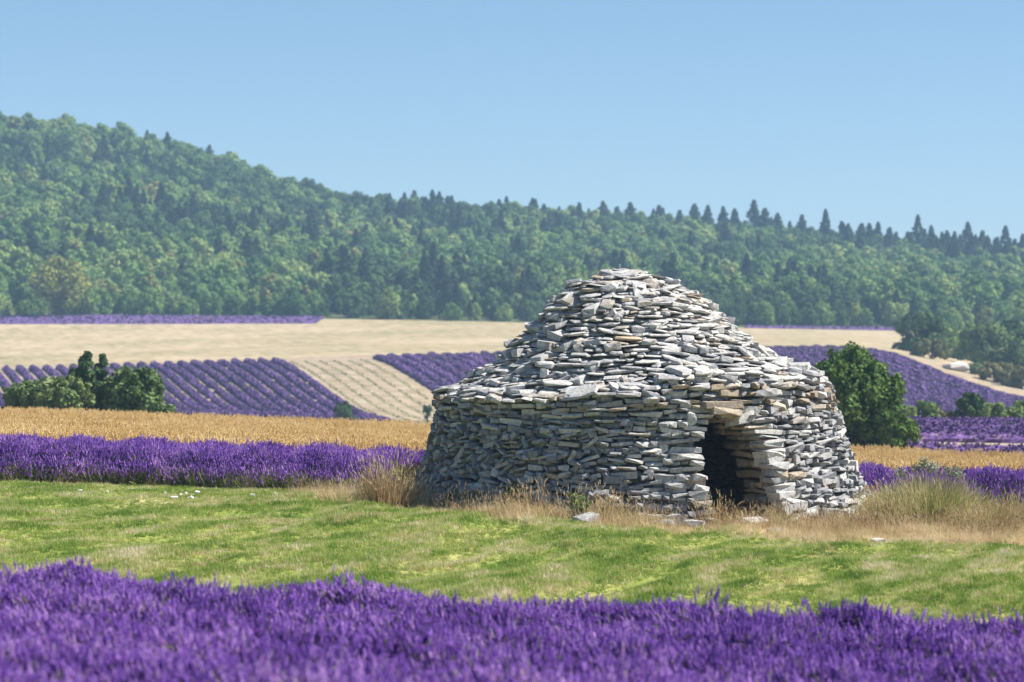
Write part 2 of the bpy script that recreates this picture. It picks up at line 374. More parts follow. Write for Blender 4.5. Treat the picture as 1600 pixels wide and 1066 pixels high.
def leaves(mb, pos, nrm, size, g, mi=0, aspect=1.6):
    n = len(pos); nrm = nrm / (np.linalg.norm(nrm, axis=1, keepdims=True) + 1e-9)
    a = np.cross(nrm, g.normal(size=(n, 3))); a /= np.linalg.norm(a, axis=1, keepdims=True) + 1e-9
    b = np.cross(nrm, a); s = size[:, None]
    V = np.stack([pos - a * s * aspect * .5, pos - b * s * .5, pos + a * s * aspect * .5, pos + b * s * .5], 1)
    mb.add(V.reshape(-1, 3), quads=(np.arange(n) * 4)[:, None] + np.arange(4), mi=mi)

def tube(mb, pts, rad, n=6, mi=0):
    pts = np.asarray(pts, float); k = len(pts); ang = np.linspace(0, 2 * np.pi, n, endpoint=False); V = []
    for i in range(k):
        d = pts[min(i + 1, k - 1)] - pts[max(i - 1, 0)]; d /= np.linalg.norm(d)
        a = np.cross(d, (0.3, 1, 0.1)); a /= np.linalg.norm(a); b = np.cross(d, a)
        V.append(pts[i] + rad[i] * (np.cos(ang)[:, None] * a + np.sin(ang)[:, None] * b))
    q = [(i * n + j, i * n + (j + 1) % n, (i + 1) * n + (j + 1) % n, (i + 1) * n + j) for i in range(k - 1) for j in range(n)]
    mb.add(np.concatenate(V), quads=q, mi=mi)

def spike(mb, base, d, L, r, g, mi):
    """a lavender flower head: whorls of florets along the stem"""
    d = d / np.linalg.norm(d); a = np.cross(d, (0.2, 0.9, 0.4)); a /= np.linalg.norm(a); b = np.cross(d, a)
    kk = 4
    for k in range(kk):
        c = base + d * L * (k + .5) / kk; rr = r * (1.0, 1.15, .95, .6)[k] * g.uniform(.8, 1.2); th = g.uniform(0, 2)
        ring = [c + rr * (math.cos(th + j * 2 * math.pi / 4) * a + math.sin(th + j * 2 * math.pi / 4) * b) for j in range(4)]
        v = ring + [c - d * L * .17, c + d * L * .19]
        t = [(j, (j + 1) % 4, 5) for j in range(4)] + [((j + 1) % 4, j, 4) for j in range(4)]
        mb.add(v, tris=t, mi=mi)

def lav_tuft(seed, n=10, flowers=True, spread=.30):
    g = np.random.default_rng(seed); mb = MB()
    ds = fan_dirs(n, spread, g)
    for d in ds:
        L = g.uniform(.24, .40); b = np.array([*(g.normal(0, .05, 2)), 0.0]); p = b + d * L
        sd = np.cross(d, g.normal(size=3)); sd /= np.linalg.norm(sd); wv = sd * .0035
        mb.add([b - wv, b + wv, p + wv, p - wv], quads=[(0, 1, 2, 3)], mi=1)
        if flowers: spike(mb, p - d * .01, d, g.uniform(.055, .10), g.uniform(.010, .016), g, 0)
    if not flowers:
        blades(mb, g.normal(0, .05, (26, 3)) * (1, 1, 0), fan_dirs(26, .5, g), g.uniform(.2, .42, 26), np.full(26, .006), np.full(26, .1), g, mi=1, seg=2)
    return source('lavender_tuft', mb.mesh('lavender_tuft', [M['lav'], M['lav_stem']]))
LAV = [lav_tuft(s) for s in range(7)] + [lav_tuft(20 + s, 6, False, .4) for s in range(3)]

def grass_tuft(seed, n, L, wd, spread, mat, name, seg=2, seeds=False, bend=.15):
    g = np.random.default_rng(seed); mb = MB()
    b = np.zeros((n, 3)); b[:, :2] = g.normal(0, L * .22, (n, 2)); ds = fan_dirs(n, spread, g); ln = g.uniform(.5, 1, n) * L
    blades(mb, b, ds, ln, np.full(n, wd), g.uniform(0, 2 * bend, n), g, seg=seg)
    if seeds:
        for i in range(n):
            if g.random() < .75: spike(mb, b[i] + ds[i] * ln[i] * .86, ds[i] + g.normal(0, .15, 3), L * .13, L * .013, g, 0)
    return source(name, mb.mesh(name, mat))

# ------------------------------------------------------------------ the stone hut
HX, HYY = 2.02, 47.0
def hut_c(z): return HX + np.interp(z, [-.4, .3, 1.8, 2.6, 3.2, 3.8], [.27, .10, 0, .0, -.06, -.17])
def wall_r(z): return np.interp(z, [-.5, -.2, .235, .6, .975, 1.4, 1.75, 2.1], [3.90, 3.81, 3.66, 3.53, 3.43, 3.34, 3.29, 3.26])
def roof_r(z): return np.interp(z, [1.72, 1.85, 1.95, 2.08, 2.2, 2.40, 2.72, 2.98, 3.14, 3.35, 3.51, 3.63, 3.70, 3.76], [3.18, 3.06, 2.86, 2.66, 2.48, 2.22, 1.84, 1.57, 1.40, 1.17, .95, .72, .48, .22])
def ledge_z(th): return np.interp(np.degrees(th), [-180, -90, -60, -30, 0, 20, 60, 90, 180], [1.83, 1.77, 1.73, 1.73, 1.86, 1.92, 1.90, 1.87, 1.83]) + soft(th) * .16 * (noise2(np.asarray(th) * 5, np.asarray(th) * 0, 35) - .5)
def soft(th): return np.clip((np.degrees(th) + 12) / 22, 0, 1) * np.clip((170 - np.degrees(th)) / 40, 0, 1)     # where the roof runs into the wall without a ledge
def hpos(th, r, z): return np.array([hut_c(z) + r * math.sin(th), HYY - r * math.cos(th), z])
def rough_r(th, z): return .09 * (noise2(th * 4 + 3, z * 1.6, 31) - .5) + .06 * (noise2(th * 9, z * 4, 33) - .5)
TD = R(25.2)                                                        # direction the doorway faces
DZ = [-1, .75, .95, 1.10, 1.22, 1.33, 1.42, 1.48]
DL = [14.2, 14.2, 14.4, 14.8, 15.6, 16.9, 18.6, 20.0]; DR = [33.2, 33.2, 32.8, 31.8, 29.8, 27.2, 24.2, 22.0]
def door_l(z): return R(np.interp(z, DZ, DL))
def door_r(z): return R(np.interp(z, DZ, DR))
DTOP = 1.48

def hull(points):
    bm = bmesh.new()
    for p in points: bm.verts.new(p)
    r = bmesh.ops.convex_hull(bm, input=bm.verts)
    bmesh.ops.delete(bm, geom=list({e for e in r['geom_interior'] + r['geom_unused'] if isinstance(e, bmesh.types.BMVert)}), context='VERTS')
    bm.verts.index_update(); bm.normal_update()
    v = np.array([x.co[:] for x in bm.verts]); f = np.array([[q.index for q in t.verts] for t in bm.faces if len(t.verts) == 3])
    bm.free(); return v, f
def block_shape(g):
    """rough quarried field stone: sharp broken arrises, ends of uneven height"""
    P = []
    for sx in (-1, 1):
        eh = g.uniform(.42, 1.0); ez = g.uniform(-.6, .6) * (1 - eh); ed = g.uniform(.7, 1)
        for sy in (-1, 1):
            for sz in (-1, 1):
                x = sx * (1 - g.uniform(0, .28)); y = sy * ed * (1 - g.uniform(0, .22)); zq = ez + sz * eh * (1 - g.uniform(0, .28))
                P.append((x, y, zq))
                if g.random() < .5: P.append((x * g.uniform(.55, .8), y * g.uniform(.9, 1.1), zq * g.uniform(1.0, 1.15)))
    P.append((g.uniform(-.5, .5), -g.uniform(.95, 1.12), g.uniform(-.4, .6))); P.append((g.uniform(-.5, .5), g.uniform(-.6, .2), 1.0)); P.append((g.uniform(-.5, .5), g.uniform(-.6, .2), -1.0))
    return hull(P)
def slab_shape(g):
    n = int(g.integers(6, 9)); P = []; a0 = g.uniform(0, 6)
    for k in range(n):
        a = a0 + (k + g.uniform(-.32, .32)) * 2 * math.pi / n; r = g.uniform(.86, 1.12)
        x, y = max(-1, min(1, 1.15 * r * math.cos(a))), max(-1, min(1, 1.15 * r * math.sin(a)))
        zt = g.uniform(.6, 1) + .3 * x * g.uniform(-.5, .5)
        P += [(x, y, g.uniform(-.2, .5)), (x * g.uniform(.78, .95), y * g.uniform(.78, .95), zt), (x * g.uniform(.7, .95), y * g.uniform(.7, .95), -g.uniform(.6, 1))]
    return hull(P)
gs = np.random.default_rng(11)
BLK = [block_shape(gs) for _ in range(22)]; SLB = [slab_shape(gs) for _ in range(22)]

class Stone:
    __slots__ = ('kind', 'shape', 'mat', 'warm', 'score', 'tri')
stones = {'stone': [], 'roof_stone': [], 'jamb_stone': []}
def add_stone(kind, shapes, pos, size, th, tilt=0, roll=0, yaw=0, warm=False):
    """size = half length, half depth, half thickness; th = direction its face looks to"""
    s = Stone(); s.kind = kind; s.warm = warm; s.shape = (shapes is SLB, int(gs.integers(0, 22)))
    m = Matrix.Rotation(th + yaw, 4, 'Z') @ Matrix.Rotation(tilt, 4, 'X') @ Matrix.Rotation(roll, 4, 'Y')
    flip = Matrix.Diagonal((gs.choice([-1, 1]), gs.choice([-1, 1]), gs.choice([-1, 1]), 1))
    det = flip[0][0] * flip[1][1] * flip[2][2]
    if det < 0: flip[1][1] *= -1
    s.mat = Matrix.Translation(Vector(pos)) @ m @ Matrix.Diagonal((*size, 1)) @ flip
    face = math.cos(th)
    view = max(0.0, -(pos[1] - HYY) / 3.5 + .25)
    s.score = size[0] * size[2] * (view if kind != 'jamb_stone' else 1) if kind != 'roof_stone' else size[0] * (size[2] + size[1] * .35) * view
    stones[kind].append(s)
# th counts clockwise from the camera side: a face at th looks to (sin th, -cos th); Matrix.Rotation(th) turns +x to (cos, sin) = the tangent

def arc(kind_fn, t0, t1, zf, wmean):
    pass
# wall: courses between the ground and the ledge
NC = 27
edges = np.cumsum(np.concatenate([[0], gs.uniform(.6, 1.5, NC)])); edges /= edges[-1]
def wall_base(th):
    x = HX + 3.7 * math.sin(th); y = HYY - 3.7 * math.cos(th); return h1(x, y) - .14
WB = {i: wall_base(R(i)) for i in range(-180, 181, 6)}
def wbz(th): return np.interp(np.degrees(th), list(WB.keys()), list(WB.values()))
blocked = []
for c in range(NC):
    f0, f1 = edges[c], edges[c + 1]; fm = (f0 + f1) / 2
    def zz(th, f): 
        wob = .10 * (noise2(th * 2.6 + 7, c * .40, 41) - .5) + .075 * (noise2(th * 7, c * .55, 43) - .5)
        return wbz(th) + f * (ledge_z(th) - wbz(th)) + wob * (1 if 0 < c < NC - 1 else .4)
    zd = float(zz(TD, fm)); opening = zd < DTOP
    lo = door_r(zd) if opening else R(-180); hi = (door_l(zd) + 2 * math.pi) if opening else R(180)
    th = lo; first = True; nxt = []
    while th < hi - .012:
        d = math.degrees(th) % 360; dd = d if d < 180 else d - 360
        left = -100 < dd < -12 and fm < .75
        L = gs.gamma(4.2, .050) if not left else gs.gamma(4.5, .046)
        if 36 <= dd < 70 and gs.random() < .25: L *= 1.4
        if first and opening: L = gs.uniform(.30, .55)
        L = float(np.clip(L, .11, .62)); r = float(wall_r(float(zz(th, fm)))); a = L / r
        if th + a > hi - .06: a = hi - th
        tm = th + a / 2; tn = math.atan2(math.sin(tm), math.cos(tm))
        if any(b0 < tm % (2 * math.pi) < b1 for b0, b1 in blocked) and not first and th + a < hi - .16:
            th += a; first = False; continue
        z0, z1 = float(zz(tn, f0)), float(zz(tn, f1)); hgt = z1 - z0
        zm = (z0 + z1) / 2; ff = 1.0
        if first and opening and gs.random() < .7:
            ff = gs.uniform(1.5, 2.0); zm += hgt * (ff - 1) * .4; L = gs.uniform(.36, .56)
        elif c < NC - 2 and gs.random() < (.2 if left else .12):
            ff = gs.uniform(1.6, 2.0); zm += hgt * (ff - 1) * .5; nxt.append((th % (2 * math.pi), (th + a) % (2 * math.pi)))
        rr = float(wall_r(zm)) + float(rough_r(tn, zm)) + gs.normal(0, .028)
        dep = gs.uniform(.16, .22)
        big = 1.06 if first and opening else 1.0
        jit = .26 if left else .10
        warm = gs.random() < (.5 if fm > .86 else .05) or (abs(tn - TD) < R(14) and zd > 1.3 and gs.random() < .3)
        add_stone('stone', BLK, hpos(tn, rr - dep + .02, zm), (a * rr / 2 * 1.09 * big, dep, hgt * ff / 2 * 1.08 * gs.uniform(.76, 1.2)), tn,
                  tilt=gs.normal(-.06, .06), roll=gs.normal(0, jit), yaw=gs.normal(0, .08), warm=warm)
        if left and gs.random() < .3:
            add_stone('stone', BLK, hpos(tn, rr - .05, zm + gs.normal(0, .03)), (gs.uniform(.06, .12), .12, gs.uniform(.03, .06)), tn, roll=gs.uniform(-1.2, 1.2), tilt=gs.normal(0, .2))
        th += a; first = False
    blocked = nxt
# smaller stones packed behind the face, seen in the joints
for k in range(1500):
    th = gs.uniform(-math.pi, math.pi); f = gs.uniform(.02, .97); z = float(wbz(th) + f * (ledge_z(th) - wbz(th)))
    if z < DTOP + .08 and door_l(z) - R(3) < th < door_r(z) + R(3): continue
    add_stone('stone', BLK, hpos(th, float(wall_r(z)) - gs.uniform(.17, .24), z), (gs.uniform(.09, .2), .1, gs.uniform(.035, .07)), th, tilt=gs.normal(0, .15), roll=gs.normal(0, .25), yaw=gs.normal(0, .2))
    stones['stone'][-1].score = 0
for k in range(900):
    z = gs.uniform(1.9, 3.6); th = gs.uniform(-math.pi, math.pi)
    add_stone('roof_stone', SLB, hpos(th, float(roof_r(z)) - gs.uniform(.19, .26), z), (gs.uniform(.09, .18), .1, gs.uniform(.03, .05)), th, tilt=gs.normal(.1, .15), roll=gs.normal(0, .15), yaw=gs.normal(0, .3))
    stones['roof_stone'][-1].score = 0
# ledge: broad flat slabs that oversail the wall
for ring_, (dz, out, lo_, hi_) in enumerate([(-.01, .11, .2, .42), (.055, .03, .2, .45), (.10, -.10, .15, .36)]):
    th = -math.pi
    while th < math.pi - .03:
        L = gs.uniform(lo_, hi_); a = L / 3.2; tm = th + a / 2
        z = float(ledge_z(tm)) + dz + gs.normal(0, .018) * (1 + 2 * float(soft(tm)))
        if gs.random() < .7 * float(soft(tm)) and ring_ < 2: th += a; continue
        dep = gs.uniform(.24, .38)
        add_stone('roof_stone', SLB, hpos(tm, 3.22 + (out if math.degrees(tm) < 5 else out * .25) - dep + gs.normal(0, .04), z), (L / 2 * 1.25, dep, gs.uniform(.028, .055)), tm, tilt=gs.normal(.10, .07), roll=gs.normal(0, .09), yaw=gs.normal(0, .2))
        th += a
# roof: corbelled courses of thin slabs
z = 1.86
while z < 3.70:
    dz = gs.uniform(.042, .074)
    off = gs.uniform(0, 1); th = -math.pi + off * .1; end = math.pi + off * .1
    while th < end - .02:
        r = float(roof_r(z)); L = float(np.clip(gs.gamma(4.2, .055), .10, .50)); L = min(L, r * 1.2)
        a = L / max(r, .25); tm = th + a / 2; tn = math.atan2(math.sin(tm), math.cos(tm))
        lift = (float(ledge_z(tn)) - 1.82) * max(0, (2.6 - z) / .8)
        zl = z + lift + .035 * (float(noise2(tn * 3, z * 3, 51)) - .5) + gs.normal(0, .012)
        rr = r + .10 * (float(noise2(tn * 5 + 2, z * 2.5, 53)) - .5) + gs.normal(0, .042) + .24 * float(soft(tn)) * math.exp(-((z - 2.06) / .17) ** 2)
        u = gs.random()
        if u < .13:   # a thicker broken block
            hs = gs.uniform(.05, .085); add_stone('roof_stone', BLK, hpos(tn, rr - .1, zl + hs * .4), (L / 2, gs.uniform(.12, .2), hs), tn, tilt=gs.normal(.12, .15), roll=gs.normal(0, .2), yaw=gs.normal(0, .3))
        else:
            dep = gs.uniform(.17, .28)
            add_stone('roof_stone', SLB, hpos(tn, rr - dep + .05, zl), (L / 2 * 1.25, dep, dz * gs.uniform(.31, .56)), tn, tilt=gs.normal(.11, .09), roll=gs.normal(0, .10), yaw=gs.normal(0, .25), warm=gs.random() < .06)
        th += a
    z += dz
for k in range(16):   # the cap
    a = gs.uniform(-3, 3); r = gs.uniform(0, .45)
    add_stone('roof_stone', SLB, hpos(a, r, 3.775 - .16 * r + gs.uniform(-.02, .03)), (gs.uniform(.15, .26), gs.uniform(.13, .2), gs.uniform(.025, .045)), a, tilt=gs.normal(.1, .12), roll=gs.normal(0, .12))
# the big pale slabs down the right of the roof, and loose blocks
for px, py, L, t, k in ((1172, 556, .62, .085, SLB), (1212, 573, .52, .085, SLB), (1237, 592, .46, .10, BLK), (1268, 603, .40, .08, BLK), (1190, 548, .45, .06, SLB),
                        (925, 484, .26, .12, BLK), (868, 512, .34, .11, BLK), (950, 475, .24, .09, BLK), (962, 492, .26, .08, BLK), (905, 615, .62, .055, SLB), (870, 600, .55, .05, SLB), (985, 596, .5, .08, BLK),
                        (1000, 455, .25, .09, BLK), (1060, 478, .4, .08, SLB), (1045, 547, .34, .10, BLK), (845, 560, .3, .11, BLK)):
    # find the roof point under that pixel by marching along the sight line
    for Yq in np.arange(42.5, 48, .03):
        X = xat(px, Yq); zq = ZC - (py - HY) / F * Yq
        r = math.hypot(X - float(hut_c(zq)), Yq - HYY)
        if r < (float(roof_r(zq)) if zq > 1.86 else 3.3): break
    tn = math.atan2(X - float(hut_c(zq)), -(Yq - HYY))
    right = px > 1150
    add_stone('roof_stone', k, hpos(tn, r - .04, zq + .01), (L / 2, .2 if not right else .22, t / 2 * 1.2), tn, tilt=.55 if right else gs.normal(.35, .2), roll=.35 if right else gs.normal(0, .2))
# doorway: reveals of longer stones, mostly tinted warm for bounced light, corbelled together at the top, and lintels
dn = np.array([math.sin(TD), -math.cos(TD)]); dt = np.array([math.cos(TD), math.sin(TD)])
z = -.42
while z < 1.50:
    hh = gs.uniform(.07, .19); zm = z + hh / 2
    rw = float(wall_r(zm)); cxx = float(hut_c(zm))
    for side in (-1, 1):
        ang = (door_r(zm) if side > 0 else door_l(zm)) - TD
        u0 = rw * math.sin(ang); v0 = rw * math.cos(ang)
        v = v0 - (.2 if side < 0 else .10) + gs.normal(0, .03)
        while v > v0 - 1.12:
            L = gs.uniform(.26, .5); wv = .17
            c2 = np.array([cxx, HYY]) + dt * (u0 + side * (wv + gs.normal(.015, .02))) + dn * (v - L / 2)
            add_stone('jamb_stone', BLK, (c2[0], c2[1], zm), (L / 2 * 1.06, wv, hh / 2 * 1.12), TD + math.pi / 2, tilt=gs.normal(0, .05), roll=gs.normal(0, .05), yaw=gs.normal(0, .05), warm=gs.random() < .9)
            v -= L
    z += hh
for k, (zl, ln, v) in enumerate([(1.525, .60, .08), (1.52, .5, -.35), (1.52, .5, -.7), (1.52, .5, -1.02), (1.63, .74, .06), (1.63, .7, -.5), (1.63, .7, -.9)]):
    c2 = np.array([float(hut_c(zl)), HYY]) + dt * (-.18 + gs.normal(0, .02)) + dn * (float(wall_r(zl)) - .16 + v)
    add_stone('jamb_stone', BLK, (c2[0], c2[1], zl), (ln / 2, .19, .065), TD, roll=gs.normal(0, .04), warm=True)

hut = link('stone_hut', None, loc=(HX, HYY, 0.0), label='round dry stone hut of pale limestone with a stepped conical roof and dark doorway', category='stone hut')
hinv = Matrix.Translation((-HX, -HYY, 0))
SHM = {}
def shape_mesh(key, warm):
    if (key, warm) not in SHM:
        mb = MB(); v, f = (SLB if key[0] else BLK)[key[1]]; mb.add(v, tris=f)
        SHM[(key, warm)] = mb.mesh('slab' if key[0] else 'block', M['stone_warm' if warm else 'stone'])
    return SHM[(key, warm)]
for kind, lst in stones.items():
    lst.sort(key=lambda s: -s.score)
    for s in lst[:300]:
        o = link(kind, shape_mesh(s.shape, s.warm), parent=hut); o.matrix_local = hinv @ s.mat
    rest = lst[300:]
    if rest:
        mb = MB()
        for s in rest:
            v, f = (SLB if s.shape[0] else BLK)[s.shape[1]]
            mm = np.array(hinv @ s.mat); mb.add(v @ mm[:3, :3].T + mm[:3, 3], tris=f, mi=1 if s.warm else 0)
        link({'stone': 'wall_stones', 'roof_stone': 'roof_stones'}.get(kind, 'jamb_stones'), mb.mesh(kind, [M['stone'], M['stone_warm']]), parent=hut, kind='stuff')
# packed rubble core behind the face stones, hollow, with the doorway cut through
def core():
    mb = MB(); nth = 240; zs = np.concatenate([np.arange(-.6, 1.8, .06), np.arange(1.8, 3.66, .08), [3.68]])
    ths = np.linspace(-math.pi, math.pi, nth, endpoint=False)
    V = []
    for zq in zs:
        for t in ths:
            r = max(.02, min(float(wall_r(zq)) - .30 if zq < 1.85 else 9, (float(roof_r(zq)) if zq > 1.72 else 9) - .24))
            V.append(hpos(t, r, zq) - (HX, HYY, 0))
    Q = []
    for i in range(len(zs) - 1):
        for j in range(nth):
            zm = (zs[i] + zs[i + 1]) / 2; tm = ths[j] + math.pi / nth
            if zm < DTOP and door_l(zm) - R(1) < tm < door_r(zm) + R(1): continue
            k = (j + 1) % nth
            Q.append((i * nth + j, i * nth + k, (i + 1) * nth + k, (i + 1) * nth + j))
    mb.add(V, quads=Q)
    n0 = (len(zs) - 1) * nth
    mb.f3.append(np.array([(n0, n0 + j, n0 + j + 1) for j in range(1, nth - 1)])); mb.m3.append(np.zeros(nth - 2, int))
    link('rubble_core', mb.mesh('rubble_core', M['stone']), parent=hut)
core()
# thin upright chip on the cap
mb = MB(); v, f = BLK[3]; mb.add(v * (.015, .012, .06), tris=f)
o = link('roof_chip', mb.mesh('roof_chip', M['stone']), parent=hut); o.location = (float(hut_c(3.8)) - HX - .08, -.12, 3.85); o.rotation_euler = (0, .15, 0)

# ------------------------------------------------------------------ lavender in front and behind
gl = np.random.default_rng(5)
ND = np.array([0.66, 0.751]); SP = 1.48; Q0 = 16.06
def fg_h(X, Y):
    q = (X * ND[0] + Y * ND[1] - Q0) / SP; a = np.abs(q - np.round(q)) * 2
    h = .545 * (1 - .80 * a ** 1.7) + .13 * (noise2(X * 1.5, Y * 1.5, 61) - .5) + .05 * (noise2(X * 4, Y * 4, 62) - .5)
    end = np.clip((23.5 + .25 * (noise2(X * 1.2, X * 0, 63) - .5) - Y) / .7, 0, 1)
    return h * np.sqrt(end)
def row2_h(X, Y):
    best = np.zeros_like(X)
    for k, (y0, hh) in enumerate(((51.05, .575), (52.75, .60))):
        a = np.abs(Y - y0 - .25 * (noise2(X * .4, X * 0 + k, 64) - .5)) / .95
        pl = .84 + .24 * np.abs(np.cos((X + .35 * noise2(X * .5, X * 0, 66)) * math.pi / 1.1)) ** .7
        best = np.maximum(best, hh * pl * np.sqrt(np.clip(1 - a ** 2.3, 0, 1)))
    return best + np.where(best > 0, .08 * (noise2(X * 3, Y * 3, 65) - .5), 0)
def lavender(name, hf, x0, x1, y0, y1, n, label, keep, stemfn, size=1.0, res=.14):
    xs = np.arange(x0, x1, res); ys = np.arange(y0, y1, res); XX, YY = np.meshgrid(xs, ys)
    LH = hf(XX, YY); ZZ = H(XX, YY, False) + np.maximum(LH * .80 - .14, -.05) + .05 * (hash01((XX * 997).astype(int), (YY * 991).astype(int)) - .5)
    mb = MB(); idx = np.arange(XX.size).reshape(XX.shape)
    q = np.stack([idx[:-1, :-1], idx[:-1, 1:], idx[1:, 1:], idx[1:, :-1]], -1).reshape(-1, 4)
    okc = (keep(XX, YY)[:-1, :-1] & (LH > .03)[:-1, :-1]).ravel(); mb.add(np.stack([XX, YY, ZZ], -1).reshape(-1, 3), quads=q[okc])
    base = link(name, mb.mesh(name, M['lav_leaf']), kind='stuff', label=label)
    X = gl.uniform(x0, x1, n); Y = gl.uniform(y0, y1, n); h = hf(X, Y); ok = keep(X, Y) & (h > .10); X, Y, h = X[ok], Y[ok], h[ok]
    e = .12; gx = (hf(X + e, Y) - hf(X - e, Y)) / (2 * e); gy = (hf(X, Y + e) - hf(X, Y - e)) / (2 * e)
    nrm = np.stack([-gx * .75, -gy * .75, np.ones_like(gx)], 1); nrm += gl.normal(0, .22, nrm.shape); nrm /= np.linalg.norm(nrm, axis=1, keepdims=True)
    sc = gl.uniform(.8, 1.2, len(X)) * size
    P = np.stack([X, Y, H(X, Y, False) + h], 1) - nrm * (.36 * sc)[:, None] + nrm * np.abs(gl.normal(0, .05, len(X)))[:, None]
    st = stemfn(X, Y, h)
    pick = np.where(gl.random(len(X)) < st, gl.integers(7, 10, len(X)), gl.integers(0, 7, len(X)))
    scatter('lavender_flowers', P, rot_to(nrm, gl.uniform(0, 6.28, len(X))), np.repeat(sc[:, None], 3, 1), pick, LAV, parent=base, kind='stuff')
yes = lambda X, Y: np.ones(np.shape(X), bool)
lavender('lavender_field', fg_h, -8.5, 8.5, 10.5, 23.7, 70000, 'rows of purple lavender in bloom filling the near field', yes, lambda X, Y, h: np.where(Y > 22.8, .12, .07), size=.82)
def keep2(X, Y):
    return (np.hypot(X - HX, Y - HYY) > 4.35) & ~((X > -2.2) & (X < 5.6) & (Y < 51.2))
lavender('lavender_hedge_row', row2_h, -17, 18, 49.9, 54.0, 35000, 'purple lavender rows behind the hut along the edge of the wheat', keep2,
         lambda X, Y, h: np.clip(1.3 - h / .36, .02, .95) * (.35 + 1.1 * noise2(X * .9, X * 0, 67)), size=1.0, res=.12)

# stems that splay out along the foot of the row behind the hut
n = 8200; X = gl.uniform(-16.8, 17.8, n); Y = 51.05 + .25 * (noise2(X * .4, X * 0, 64) - .5) - .95 + gl.uniform(-.06, .42, n); ok = keep2(X, Y); X, Y = X[ok], Y[ok]; n = len(X)
nr = np.stack([gl.normal(0, .35, n), gl.normal(-.55, .25, n), np.ones(n)], 1); sc = gl.uniform(.7, 1.25, n)
pick = np.where(gl.random(n) < .42 + .5 * noise2(X * .8, X * 0, 68), gl.integers(7, 10, n), gl.integers(0, 7, n))
scatter('lavender_stems', np.stack([X, Y, H(X, Y, False) - .03], 1), rot_to(nr, gl.uniform(0, 6.28, n)), np.repeat(sc[:, None], 3, 1), pick, LAV, parent=bpy.data.objects['lavender_hedge_row'], kind='stuff')

# ------------------------------------------------------------------ grass and straw
gg = np.random.default_rng(3)
GT = [grass_tuft(100 + k, 16, .085, .0035, .55, M['grass'], 'grass_blades', bend=.25) for k in range(6)] + [grass_tuft(107, 14, .075, .0035, .8, M['straw'], 'withered_blades', bend=.3)]
n = 150000
Y = gg.uniform(23.4, 50.2, n); X = gg.uniform(-1, 1, n) * (.24 * Y + 2); sa = straw_amount(X, Y)
ok = (gg.random(n) > sa) & (np.hypot(X - HX, Y - HYY) > 3.9) & (row2_h(X, Y) < .05); X, Y = X[ok], Y[ok]
c, s = math.cos(R(16)), math.sin(R(16)); thick = fbm2((X * c - Y * s) / 0.55 + 9, (X * s + Y * c) / 2.6, 3, 2)
sc = gg.uniform(.6, 1.15, len(X)) * (.55 + .9 * thick)
nr = np.stack([gg.normal(-.12, .16, len(X)), gg.normal(0, .16, len(X)), np.ones(len(X))], 1)
scatter('mown_grass', np.stack([X, Y, H(X, Y) - .004], 1), rot_to(nr, gg.uniform(0, 6.28, len(X))), np.repeat(sc[:, None], 3, 1), np.where(gg.random(len(X)) < np.clip((noise2((X * c - Y * s) * 2.1, (X * s + Y * c) * .5, 77) - .62) * 1.6, .02, .42), 6, gg.integers(0, 6, len(X))), GT,
        kind='stuff', label='strip of bright mown grass between the lavender and the hut')
DT = [grass_tuft(130 + k, 22, .24, .0035, .75, M['straw'], 'straw_blades', seg=3, bend=.35) for k in range(4)] + \
     [grass_tuft(140 + k, 12, .42, .003, .35, M['straw'], 'seeding_straw', seg=3, seeds=True) for k in range(2)] + \
     [grass_tuft(150 + k, 20, .20, .004, .6, M['straw_green'], 'half_dry_blades', seg=3, bend=.3) for k in range(2)]
n = 70000
Y = gg.uniform(36, 51.5, n); X = gg.uniform(-11.5, 12.5, n); sa = straw_amount(X, Y)
rr = np.hypot(X - HX, Y - HYY)
ok = (gg.random(n) < sa * (.35 + .9 * noise2(X * .9, Y * .9, 71))) & (rr > 3.72) & (row2_h(X, Y) < .2)
ok &= ~((X < -4.6) & (gg.random(n) < .75)); X, Y, rr = X[ok], Y[ok], rr[ok]
sc = gg.uniform(.45, 1.0, len(X)) * (.55 + .6 * noise2(X * .7, Y * .7, 72)) * np.where(rr < 4.4, 1.5, 1.05)
nr = np.stack([gg.normal(0, .25, len(X)), gg.normal(0, .25, len(X)), np.ones(len(X))], 1)
scatter('dry_grass', np.stack([X, Y, H(X, Y) - .01], 1), rot_to(nr, gg.uniform(0, 6.28, len(X))), np.repeat(sc[:, None], 3, 1),
        gg.choice(8, len(X), p=[.17, .17, .17, .17, .10, .10, .06, .06]), DT, kind='stuff', label='dry straw coloured grass around the foot of the hut')

